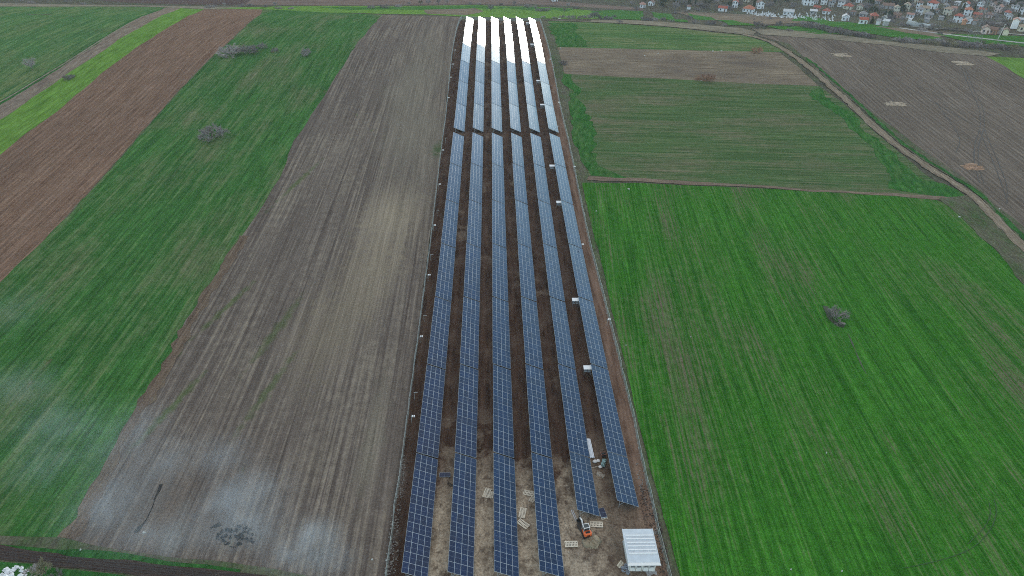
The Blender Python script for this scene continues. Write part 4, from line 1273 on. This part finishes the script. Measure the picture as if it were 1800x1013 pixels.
# dark hollow and stone under the lone bush in the crop
ribbon('hollow', [(1453, 540), (1454, 552), (1461, 563), (1472, 571), (1484, 575)], 1.5, simple('hollow_soil', (.03, .045, .018), noise=.3), 7, step=.6, jit=.4)
p = G(1481, 570); mb = MB(); mb.blob((0, 0, .15), (.75, .45, .25), 0, 3, .3, 5, 8); tag(link('stone', mb.mesh('stone', M_CHALK), loc=p), 'pale flat stone beside the lone bush in the crop field', 'stone')

ROWA = [(425, 12, 'bush', 10, 8), (440, 11, 'bush', 9, 8), (467, 13, 'bush', 7, 8), (484, 11, 'bloss', 10, 9), (395, 13, 'bloss', 8, 10), (372, 13, 'bush', 20, 6), (40, 5, 'tree', 7, 9), (118, 6, 'tree', 6, 9), (126, 6, 'tree', 6, 8), (147, 8, 'bush', 8, 5), (55, 6, 'bush', 10, 6),
        (652, 15, 'bush', 12, 8), (676, 14, 'bush', 18, 9), (700, 13, 'bush', 11, 8), (719, 10, 'tree', 8, 8), (739, 9, 'olive', 10, 10), (753, 8, 'tree', 12, 10), (771, 8, 'tree', 11, 12), (786, 7, 'bloss', 10, 9), (827, 8, 'bush', 6, 7), (512, 16, 'bush', 9, 5), (490, 16, 'bush', 14, 6),
        (842, 9, 'bush', 8, 7), (863, 20, 'tree', 13, 13), (881, 9, 'bush', 6, 6), (904, 11, 'tree', 8, 11), (927, 13, 'bush', 12, 9), (941, 20, 'tree', 8, 13), (947, 20, 'bush', 10, 8), (957, 20, 'dark', 10, 8), (963, 18, 'bush', 8, 7), (992, 21, 'olive', 8, 9), (998, 14, 'tree', 7, 11), (1012, 16, 'bush', 8, 8), (955, 32, 'bush', 7, 7),
        (988, 32, 'bush', 10, 9), (1001, 33, 'bush', 12, 9), (1012, 33, 'bush', 13, 10), (1024, 33, 'bush', 12, 9), (1034, 33, 'bush', 12, 10), (1045, 32, 'dark', 16, 18), (1058, 34, 'dark', 12, 10), (1068, 35, 'dark', 15, 10), (1080, 31, 'dark', 7, 7), (1089, 40, 'bush', 9, 8), (975, 33, 'bush', 9, 6),
        (1131, 36, 'bush', 12, 10), (1140, 37, 'dark', 14, 11), (1151, 36, 'bush', 10, 8), (1166, 36, 'bush', 9, 10), (1180, 39, 'bush', 9, 8), (1212, 33, 'dark', 10, 8), (1221, 41, 'bush', 12, 9), (1250, 43, 'dark', 16, 11), (1273, 45, 'bush', 7, 5), (1206, 22, 'bush', 8, 6), (1186, 24, 'bush', 8, 6),
        (1333, 50, 'dark', 22, 20), (1370, 45, 'dark', 10, 13), (1388, 47, 'bush', 10, 7), (1397, 45, 'bush', 6, 8), (1388, 55, 'bush', 9, 7), (1355, 34, 'bush', 7, 6), (1326, 35, 'dark', 4, 4)]
ROWA.sort()
from collections import Counter
def ordinal(n):
    return f"{n}{'th' if 10 <= n % 100 <= 20 else {1: 'st', 2: 'nd', 3: 'rd'}.get(n % 10, 'th')}"
LOOK = {'bush': 'grey bare bush', 'dark': 'dark grey bare bush', 'tree': 'small bare tree', 'olive': 'olive tinged bare tree', 'bloss': 'whitish blossoming small tree'}
cnt = Counter()
for (px, py, kd, wp, hp) in ROWA:
    cnt[kd] += 1
    ptree(px, py, kd, wp * .95, hp * .95, f'{LOOK[kd]} on the brow beyond the fields, {ordinal(cnt[kd])} such from the left', 'bushes and trees along the brow')
# the hedge below the cemetery and the thicket above the ploughed field
hn = 0
for i in range(17):
    f = i / 16
    px = 1412 + 118 * f; py = 47 + 14 * f + 2 * math.sin(i * 2.1) + (4 if i > 4 else 0)
    hn += 1
    ptree(px, py, 'dark' if i % 3 else 'bush', 14, (15 if i < 11 else 9), f'grey bare shrub in the thick hedge below the cemetery, {ordinal(hn)} from its left end', 'shrubs of the hedge below the cemetery')
for i in range(26):
    f = i / 25; px = 1578 + 205 * f; py = 74 + 12 * f + random.uniform(-4, 3)
    ptree(px, py, random.choice(('bush', 'bush', 'dark', 'olive')), 15, 10, f'bare shrub in the low thicket above the right ploughed field, {ordinal(i + 1)} from its left end', 'shrubs of the thicket above the ploughed field')

# ------------------------------------------------------------------ the village
def mat_tile(name, col):
    return simple(name, col, .85, noise=.18, nscale=1.5)


ROOFS = {'red': mat_tile('red_tiles', (.34, .095, .065)), 'orange': mat_tile('orange_tiles', (.40, .15, .085)), 'pink': mat_tile('faded_pink_tiles', (.36, .20, .16)),
         'brown': mat_tile('brown_tiles', (.19, .12, .095)), 'grey': mat_tile('grey_sheet', (.24, .235, .235)), 'tan': mat_tile('tan_tiles', (.33, .25, .18)), 'pale': mat_tile('pale_sheet', (.52, .53, .53))}
WALLS = {'white': simple('house_white', (.82, .81, .79), .85, noise=.07), 'cream': simple('house_cream', (.66, .60, .46), .85, noise=.07), 'pink': simple('house_pink', (.66, .52, .47), .85, noise=.07),
         'grey': simple('house_grey', (.40, .385, .37), .85, noise=.12), 'brick': simple('house_brick', (.42, .22, .15), .85, noise=.15), 'orange': simple('house_orange', (.60, .30, .17), .85, noise=.1)}
M_WIN = simple('window_glass', (.05, .055, .065), .2, spec=.5)
M_DOOR = simple('house_door', (.16, .11, .08), .6)
M_CHIM = simple('chimney_brick', (.33, .20, .15), .85, noise=.15)


def house(pos, w, d, h, wall, roof, style, rz, label, rn):
    t = thing('house', label, 'house', pos, rz, 'houses of the village')
    hw, hd = w / 2, d / 2
    mb = MB(); mb.box((0, 0, h / 2 - .6), (w, d, h + 1.2))
    rh = (.30 if style != 'flat' else .05) * min(w, d) + .4
    o_ = .45
    if style == 'gable':        # ridge runs away from the viewer side: gable end faces -Y
        mb.face([(-hw, -hd, h), (hw, -hd, h), (0, -hd, h + rh * (hw / (hw + o_)))])
        mb.face([(hw, hd, h), (-hw, hd, h), (0, hd, h + rh * (hw / (hw + o_)))])
    elif style == 'long':
        for s in (-1, 1):
            p = [(s * hw, -hd, h), (s * hw, hd, h), (s * hw, 0, h + rh * (hd / (hd + o_)))]
            mb.face(p if s > 0 else p[::-1])
    link('wall', mb.mesh('wall', WALLS[wall]), t)
    mb = MB(); W, D = hw + o_, hd + o_; z0 = h - .12; th = .16
    def slab(pts):
        up = [(x, y, z + th) for x, y, z in pts]
        mb.face(up); mb.face(pts[::-1])
        for i in range(len(pts)):
            j = (i + 1) % len(pts); mb.face([pts[i], pts[j], up[j], up[i]])
    if style == 'gable':
        slab([(-W, -D, z0), (0, -D, z0 + rh), (0, D, z0 + rh), (-W, D, z0)][::-1]); slab([(0, -D, z0 + rh), (W, -D, z0), (W, D, z0), (0, D, z0 + rh)][::-1])
    elif style == 'long':
        slab([(-W, -D, z0), (W, -D, z0), (W, 0, z0 + rh), (-W, 0, z0 + rh)]); slab([(-W, 0, z0 + rh), (W, 0, z0 + rh), (W, D, z0), (-W, D, z0)])
    elif style == 'hip':
        k = max(0, W - D) ; k2 = max(0, D - W)
        a, b = (-k, -k2, z0 + rh), (k, k2, z0 + rh)
        A_, B_, C_, D_ = (-W, -D, z0), (W, -D, z0), (W, D, z0), (-W, D, z0)
        if W >= D: fs = ([A_, B_, b, a], [B_, C_, b], [C_, D_, a, b], [D_, A_, a])
        else: fs = ([A_, B_, a], [B_, C_, b, a], [C_, D_, b], [D_, A_, a, b])
        for f in fs: slab([tuple(q) for q in f])
    else:
        slab([(-W, -D, h + .02), (W, -D, h + .02), (W, D, h + .6), (-W, D, h + .6)])
    r = link('roof', mb.mesh('roof', ROOFS[roof]), t)
    if style in ('gable', 'long', 'hip') and w > 5:
        mb = MB(); x, y = (hw * .4, hd * .3)
        mb.box((x, y, z0 + rh * .95), (.5, .5, 1.3)); mb.box((x, y, z0 + rh * .95 + .68), (.62, .62, .08)); link('chimney', mb.mesh('chimney', M_CHIM), r)
    st = 2 if h > 4.6 else 1
    if w > 3.5:
        for s in range(st):
            zc = 1.5 + s * 2.8
            nwin = max(2, int(w / 2.8))
            for i in range(nwin):
                x = (i + .5) / nwin * w - hw
                if s == 0 and i == nwin // 2:
                    mb = MB(); mb.box((x, -hd - .03, 1.05), (1.0, .10, 2.1)); link('door', mb.mesh('door', M_DOOR), t); continue
                mb = MB(); mb.box((x, -hd - .02, zc), (1.1, .10, 1.25)); wi = link('window', mb.mesh('window', M_WIN), t)
                mb = MB(); mb.box((x, -hd - .09, zc - .68), (1.3, .16, .08)); link('sill', mb.mesh('sill', WALLS['white']), wi)
            for sx in (-1, 1):
                mb = MB(); mb.box((sx * (hw + .02), 0, zc), (.10, 1.1, 1.25)); link('window', mb.mesh('window', M_WIN), t)
    return t


# picture x, base y, width in picture points, wall, roof, form, storeys
HS = [(1271, 20.5, 17, 'white', 'red', 'long', 1), (1293, 14, 10, 'white', 'red', 'gable', 2), (1318, 22, 20, 'white', 'orange', 'hip', 1), (1337, 16, 13, 'white', 'brown', 'gable', 2),
      (1314, 4, 10, 'cream', 'pale', 'gable', 2), (1387, 27, 20, 'white', 'pale', 'long', 1), (1422, 10, 20, 'white', 'pink', 'hip', 2), (1437, 19, 13, 'brick', 'red', 'long', 1), (1431, 26, 13, 'grey', 'pale', 'shed', 1),
      (1130, 14, 11, 'white', 'pink', 'hip', 1), (1145.5, 10.5, 10, 'white', 'brown', 'gable', 1), (1211, 17, 7, 'white', 'brown', 'shed', 1), (975, 3, 12, 'white', 'red', 'hip', 1),
      (1449.5, 9, 12, 'white', 'pink', 'hip', 2), (1434, 7, 9, 'white', 'grey', 'long', 1), (1454, 25.5, 13, 'white', 'red', 'hip', 1), (1480, 13, 12, 'white', 'grey', 'hip', 2), (1493, 17, 16, 'cream', 'red', 'hip', 1), (1513, 18, 11, 'cream', 'brown', 'gable', 1),
      (1510, 5, 12, 'white', 'pale', 'long', 2), (1488, 37, 13, 'white', 'pale', 'gable', 1), (1518, 43, 15, 'white', 'red', 'long', 1), (1519, 31, 14, 'grey', 'grey', 'hip', 1), (1538, 34, 15, 'brick', 'red', 'hip', 1), (1545, 44, 6, 'white', 'grey', 'shed', 1), (1558, 46, 10, 'grey', 'pale', 'shed', 1),
      (1577, 24, 10, 'cream', 'tan', 'gable', 2), (1577, 32, 14, 'brick', 'brown', 'long', 1), (1595, 20, 12, 'cream', 'tan', 'gable', 2), (1601, 32, 13, 'white', 'pink', 'long', 1), (1600, 40.5, 5, 'white', 'pale', 'shed', 1), (1617, 27, 12, 'white', 'grey', 'hip', 2), (1617, 15, 10, 'white', 'brown', 'hip', 2),
      (1609, 5, 12, 'cream', 'tan', 'hip', 2), (1544, 8, 12, 'grey', 'brown', 'hip', 1), (1462, 13, 9, 'grey', 'brown', 'gable', 2), (1562, 16, 22, 'grey', 'brown', 'long', 1), (1641, 16, 17, 'white', 'red', 'hip', 2), (1625, 25, 18, 'cream', 'tan', 'long', 2), (1635, 32, 15, 'grey', 'grey', 'hip', 1), (1667, 27, 13, 'cream', 'tan', 'hip', 2),
      (1677, 20, 11, 'pink', 'pink', 'long', 1), (1664, 15, 10, 'grey', 'grey', 'hip', 1), (1699, 17, 10, 'white', 'red', 'gable', 2), (1703, 28, 14, 'white', 'orange', 'hip', 2), (1685, 40, 14, 'white', 'red', 'hip', 2), (1696, 44, 7, 'orange', 'orange', 'gable', 1), (1706.6, 42, 13, 'white', 'grey', 'gable', 1), (1720, 32, 16, 'brick', 'red', 'long', 1),
      (1728, 23, 13, 'cream', 'red', 'long', 1), (1725, 16, 10, 'white', 'grey', 'gable', 2), (1740, 32, 13, 'pink', 'brown', 'hip', 1), (1747, 18, 11, 'pink', 'brown', 'gable', 2), (1757, 23, 11, 'pink', 'pink', 'gable', 2), (1772.6, 28, 11, 'white', 'red', 'hip', 1), (1785, 21, 12, 'white', 'grey', 'hip', 2), (1799, 26, 11, 'white', 'grey', 'hip', 2),
      (1776, 35, 10, 'white', 'grey', 'gable', 1), (1735.6, 60, 15, 'pink', 'brown', 'gable', 1), (1760, 61, 8, 'grey', 'grey', 'gable', 1), (1769, 63, 10, 'cream', 'brown', 'gable', 1), (1748, 61, 12, 'brick', 'brown', 'long', 1), (1785, 51, 11, 'white', 'pink', 'gable', 2), (1799, 56, 13, 'cream', 'tan', 'hip', 1), (1715.6, 6, 7, 'cream', 'grey', 'gable', 2), (1795, 41, 13, 'grey', 'pale', 'long', 1),
      (1466, 5, 9, 'white', 'red', 'hip', 1), (1500, 27, 9, 'grey', 'brown', 'hip', 1), (1555, 38, 9, 'grey', 'grey', 'gable', 1), (1649, 24, 8, 'grey', 'brown', 'gable', 1), (1655, 36, 8, 'grey', 'grey', 'shed', 1), (1684, 10, 9, 'white', 'pale', 'shed', 1), (1770, 8, 11, 'white', 'grey', 'hip', 2), (1660, 5, 12, 'grey', 'brown', 'long', 1), (1740, 6, 11, 'grey', 'brown', 'hip', 1), (1590, 8, 10, 'white', 'brown', 'hip', 1), (1630, 40, 8, 'grey', 'grey', 'shed', 1), (1715, 44, 7, 'grey', 'brown', 'shed', 1)]
rh_ = random.Random(9)
FORM = {'gable': 'gable end facing the fields', 'long': 'long ridged', 'hip': 'hipped', 'shed': 'single-slope', 'flat': 'flat'}
hpos = []
names = []
for (px, py, wp, wl, rf, stl, sto) in HS:
    b = f"{'tall' if sto == 2 else 'low' if stl == 'shed' else 'plain'} {wl} house with {rf} " + ('roof, gable towards the fields' if stl == 'gable' else f'{FORM[stl]} roof')
    names.append(b)
tot = Counter(names); seen = Counter()
order = sorted(range(len(HS)), key=lambda i: HS[i][0])
labels = [None] * len(HS)
for i in order:
    b = names[i]
    if tot[b] > 1:
        seen[b] += 1
        b += f', {ordinal(seen[b])} such from the left'
    labels[i] = b
for i, (px, py, wp, wl, rf, stl, sto) in enumerate(HS):
    p = G(px, py); d = (p - CAM).dot(FWD) / FPX
    wd = wp * d * .86; dp = wd * (.55 if stl == 'long' else .9 if stl != 'gable' else 1.15)
    dp = max(3.0, min(dp, 11)); h = 5.0 if sto == 2 else 2.8 if wp > 8 else 2.4
    look = math.atan2(p.x, p.y)
    house(p + Vector((0, dp / 2, 0)), wd, dp, h, wl, rf, stl, -look + rh_.uniform(-.35, .35), labels[i], rh_)
    hpos.append((px, py, wp))

# greenhouse tunnel
p = G(1614, 46); t = thing('greenhouse', 'long pale plastic greenhouse tunnel at the edge of the village', 'greenhouse', p, -.9)
mb = MB(); n = 9
for i in range(n):
    a, b = math.pi * i / n, math.pi * (i + 1) / n
    mb.face([(-7, -2.2 * math.cos(a), 2.2 * math.sin(a)), (7, -2.2 * math.cos(a), 2.2 * math.sin(a)), (7, -2.2 * math.cos(b), 2.2 * math.sin(b)), (-7, -2.2 * math.cos(b), 2.2 * math.sin(b))][::-1])
for x in (-7, 7): mb.face([(x, -2.2 * math.cos(math.pi * i / n), 2.2 * math.sin(math.pi * i / n)) for i in range(n + 1)])
link('cover', mb.mesh('cover', simple('greenhouse_film', (.33, .36, .35), .4)), t)
mb = MB()
for x in (-7, -3.5, 0, 3.5, 7):
    for i in range(n):
        a, b = math.pi * i / n, math.pi * (i + 1) / n
        mb.bar((x, -2.24 * math.cos(a), 2.24 * math.sin(a)), (x, -2.24 * math.cos(b), 2.24 * math.sin(b)), .06, .06)
link('hoops', mb.mesh('hoops', M_STEEL), t)

# gravestones
_s = MB(); _s.box((0, 0, .12), (.9, 2.0, .24)); _s.box((0, .85, .75), (.85, .16, 1.3), taper=.92); ME_STONE = _s.mesh('gravestone', simple('white_marble', (.70, .70, .69), .5, noise=.1))
rg = random.Random(31)
for i in range(125):
    f = rg.random()
    px = 1318 + 150 * f + rg.gauss(0, 3); py = 25.2 + 9.0 * f + rg.gauss(0, 2.8) * (.4 + f)
    if 1376 < px < 1399 and py < 28.5: py += 3
    p = G(px, py)
    o = link('gravestone', ME_STONE, loc=p, rot=(0, 0, rg.gauss(.1, .25)))
    s = rg.uniform(.45, 1.15); o.scale = (s, s, s * rg.uniform(.9, 1.4))
    tag(o, 'small white gravestone in the cemetery below the village', 'gravestone', 'white gravestones of the cemetery')

# poles and the pylon
M_CONC = simple('pale_concrete', (.50, .49, .46), .7, noise=.1)
for i, (px, py, h, lean, lb) in enumerate(((1753.5, 70, 9, .14, 'leaning pale utility pole on the bright grass below the village'), (1552, 47, 8, .05, 'pale utility pole in front of the village by the greenhouse'),
                                    (1536, 12, 8, 0, 'pale utility pole among the upper village houses'), (1503, 25, 8, 0, 'pale utility pole behind the cemetery houses'), (1449, 33, 8, .1, 'leaning pale utility pole at the right end of the cemetery'),
                                    (1577, 14, 8, 0, 'pale utility pole among trees at the top of the village'))):
    p = G(px, py); t = thing('utility_pole', lb, 'utility pole', p, 0, 'utility poles of the village', rot=(0, lean, 0))
    mb = MB(); mb.tube((0, 0, -.4), (0, 0, h), .20, .13, n=8); link('pole', mb.mesh('pole', M_CONC), t)
    mb = MB(); mb.bar((-.9, 0, h - .5), (.9, 0, h - .5), .12, .12)
    for x in (-.8, 0, .8): mb.tube((x, 0, h - .44), (x, 0, h - .2), .06, n=5)
    link('crossarm', mb.mesh('crossarm', M_STEEL), t)
p = G(1709, 78); t = thing('pylon', 'grey lattice electricity pylon in front of the village', 'pylon', p, .3)
mb = MB(); Hh = 24
def pt(s, q, z): k = 2.6 * (1 - z / Hh) + .45; return Vector((s * k, q * k, z))
for s in (-1, 1):
    for q in (-1, 1): mb.bar(pt(s, q, 0), pt(s, q, Hh), .16, .16)
M_PYL = simple('weathered_steel', (.20, .21, .22), .6, .3)
link('legs', mb.mesh('legs', M_PYL), t)
mb = MB(); zs = [0, 4, 7.5, 11, 14, 16.5, 19, 21.5, 24]
for a, b in zip(zs, zs[1:]):
    for (s, q), (s2, q2) in (((-1, -1), (1, -1)), ((1, -1), (1, 1)), ((1, 1), (-1, 1)), ((-1, 1), (-1, -1))):
        mb.bar(pt(s, q, a), pt(s2, q2, b), .08, .08); mb.bar(pt(s2, q2, a), pt(s, q, b), .08, .08)
link('bracing', mb.mesh('bracing', M_PYL), t)
for z in (18.5, 21.5, 24):
    mb = MB(); mb.bar((-3.6, 0, z), (3.6, 0, z), .14, .14); mb.bar((-3.6, 0, z), (0, 0, z + .9), .08, .08); mb.bar((3.6, 0, z), (0, 0, z + .9), .08, .08); link('crossarm', mb.mesh('crossarm', M_PYL), t)

# trees among the houses
rv = random.Random(77)
VT = []
def clear(px, py, wp):
    return all(not (abs(px - hx) < (hw * .5 + wp * .25) and -1.0 < py - hy < 11) for hx, hy, hw in hpos)


tries = 0
while len(VT) < 300 and tries < 6000:
    tries += 1
    if len(VT) < 235: px, py = rv.uniform(1425, 1815), rv.uniform(-4, 48)
    else: px, py = rv.uniform(1090, 1430), rv.uniform(-3, 19)
    lim = 30 + (px - 1425) * .055 if px > 1425 else 22
    if 1325 < px < 1490 and 21 < py < 40: continue
    if py > lim + 14 or (px > 1425 and py > 30 + max(0, (px - 1440)) * .12): continue
    kd = rv.choice(('tree',) * 5 + ('bush',) * 4 + ('olive',) * 3 + ('dark',) * 2 + ('round', 'cone'))
    wp = rv.uniform(8, 15); hp = wp * rv.uniform(.75, 1.1)
    if kd == 'cone': wp *= .55; hp = wp * 2.0
    if not clear(px, py, wp): continue
    if any(abs(px - a) < 3 and abs(py - b) < 1.6 for a, b, *_ in VT): continue
    VT.append((px, py, kd, wp, hp))
for px, py, kd, wp, hp in ((1363, 18, 'poplar', 7, 26), (1369, 19, 'poplar', 6, 24), (1190, 14, 'poplar', 7, 18), (1197, 15, 'poplar', 7, 20), (1203, 14, 'poplar', 6, 18), (1532, 43, 'cone', 7, 11), (1652, 61, 'dark', 8, 9), (1570, 12, 'round', 22, 14), (1590, 10, 'round', 16, 13), (1562, 8, 'round', 16, 12), (1735, 44, 'dark', 22, 13), (1750, 46, 'bush', 20, 12), (1768, 46, 'dark', 16, 10), (1620, 54, 'bush', 14, 7), (1640, 52, 'dark', 16, 7), (1662, 52, 'bush', 16, 7), (1682, 54, 'dark', 16, 7), (1700, 56, 'bush', 14, 7)):
    VT.append((px, py, kd, wp, hp))
VT.sort()
VL = dict(LOOK, poplar='tall pale bare poplar', cone='dark green conifer', round='dark evergreen tree')
cnt = Counter()
for px, py, kd, wp, hp in VT:
    zone = 'left of the cemetery' if px < 1300 else 'behind the cemetery' if px < 1425 else 'in the village'
    cnt[kd, zone] += 1
    ptree(px, py, kd, wp, hp, f'{VL[kd]} {zone}, {ordinal(cnt[kd, zone])} such from the left', 'trees of the village')

# ------------------------------------------------------------------ smoke drifting over the lower left fields
def smoke():
    pts = [(40, 690, 9, 5, .45), (110, 760, 10, 6, .55), (200, 800, 9, 6, .5), (190, 900, 8, 6, .9), (300, 820, 7, 5, .5), (390, 815, 6, 4, .7), (450, 870, 7, 4, .8), (260, 950, 8, 4, .6),
           (440, 930, 7, 4, 1.3), (560, 955, 4, 2.6, 1.6), (520, 985, 5, 3, 1.3), (400, 900, 6, 4, .9), (580, 1000, 5, 3, .7), (250, 760, 6, 5, .5), (20, 560, 9, 7, .2), (340, 960, 8, 3, .6), (80, 830, 8, 6, .35)]
    C_ = [(G(a, b), r, q, s) for a, b, r, q, s in pts]
    x0 = min(c.x - r for c, r, *_ in C_) - 4; x1 = max(c.x + r for c, r, *_ in C_) + 4
    y0 = min(c.y - r for c, r, *_ in C_) - 3; y1 = max(c.y + r for c, r, *_ in C_) + 4
    z0, z1 = Z(-50, 100) - .6, Z(-50, 100) + 6.5
    m = bpy.data.materials.new('smoke'); m.use_nodes = True
    t = m.node_tree; t.nodes.remove(t.nodes['Principled BSDF'])
    k = NT.__new__(NT); k.mat = m; k.t = t
    pos = t.nodes.new('ShaderNodeNewGeometry').outputs['Position']
    tot_ = None
    for c, r, q, s in C_:
        v = k.map(pos, loc=(-c.x, -c.y, -c.z - 1.2)); v = k.map(v, scale=(1 / r, 1 / (q * 1.3), 1 / 3.2))
        l = k.n('VectorMath'); l.operation = 'DOT_PRODUCT'; k.ln(v, l.inputs[0]); k.ln(v, l.inputs[1])
        e = k.math('MULTIPLY', k.math('EXPONENT', k.math('MULTIPLY', l.outputs['Value'], -1.6)), s)
        tot_ = e if tot_ is None else k.math('ADD', tot_, e)
    n = k.noise(k.map(pos, scale=(.09, .07, .25)), 1, 6, .68, 2.2)
    d = k.math('MULTIPLY', tot_, k.rng(n, .36, .82))
    v = t.nodes.new('ShaderNodeVolumePrincipled')
    v.inputs['Color'].default_value = (.76, .84, .92, 1)
    v.inputs['Anisotropy'].default_value = .1
    k.ln(k.math('MULTIPLY', d, SMOKE_D), v.inputs['Density'])
    k.ln(v.outputs[0], t.nodes['Material Output'].inputs['Volume'])
    mb = MB(); mb.box(((x0 + x1) / 2, (y0 + y1) / 2, (z0 + z1) / 2), (x1 - x0, y1 - y0, z1 - z0))
    o = link('smoke', mb.mesh('smoke', m), kind='stuff'); o['label'] = 'thin grey smoke drifting over the lower left fields'
    m.cycles.volume_step_rate = .6


SMOKE_D = .17
smoke()

# ------------------------------------------------------------------ haze
HAZE_D = .00011
m = bpy.data.materials.new('haze'); m.use_nodes = True
t = m.node_tree; t.nodes.remove(t.nodes['Principled BSDF'])
v = t.nodes.new('ShaderNodeVolumePrincipled')
v.inputs['Color'].default_value = (.86, .90, .97, 1)
v.inputs['Density'].default_value = HAZE_D
v.inputs['Anisotropy'].default_value = .25
t.links.new(v.outputs[0], t.nodes['Material Output'].inputs['Volume'])
mb = MB(); mb.box((0, 2600, 33), (6400, 6800, 162))
o = link('haze', mb.mesh('haze', m), kind='stuff')
o['label'] = 'pale haze over the whole valley'
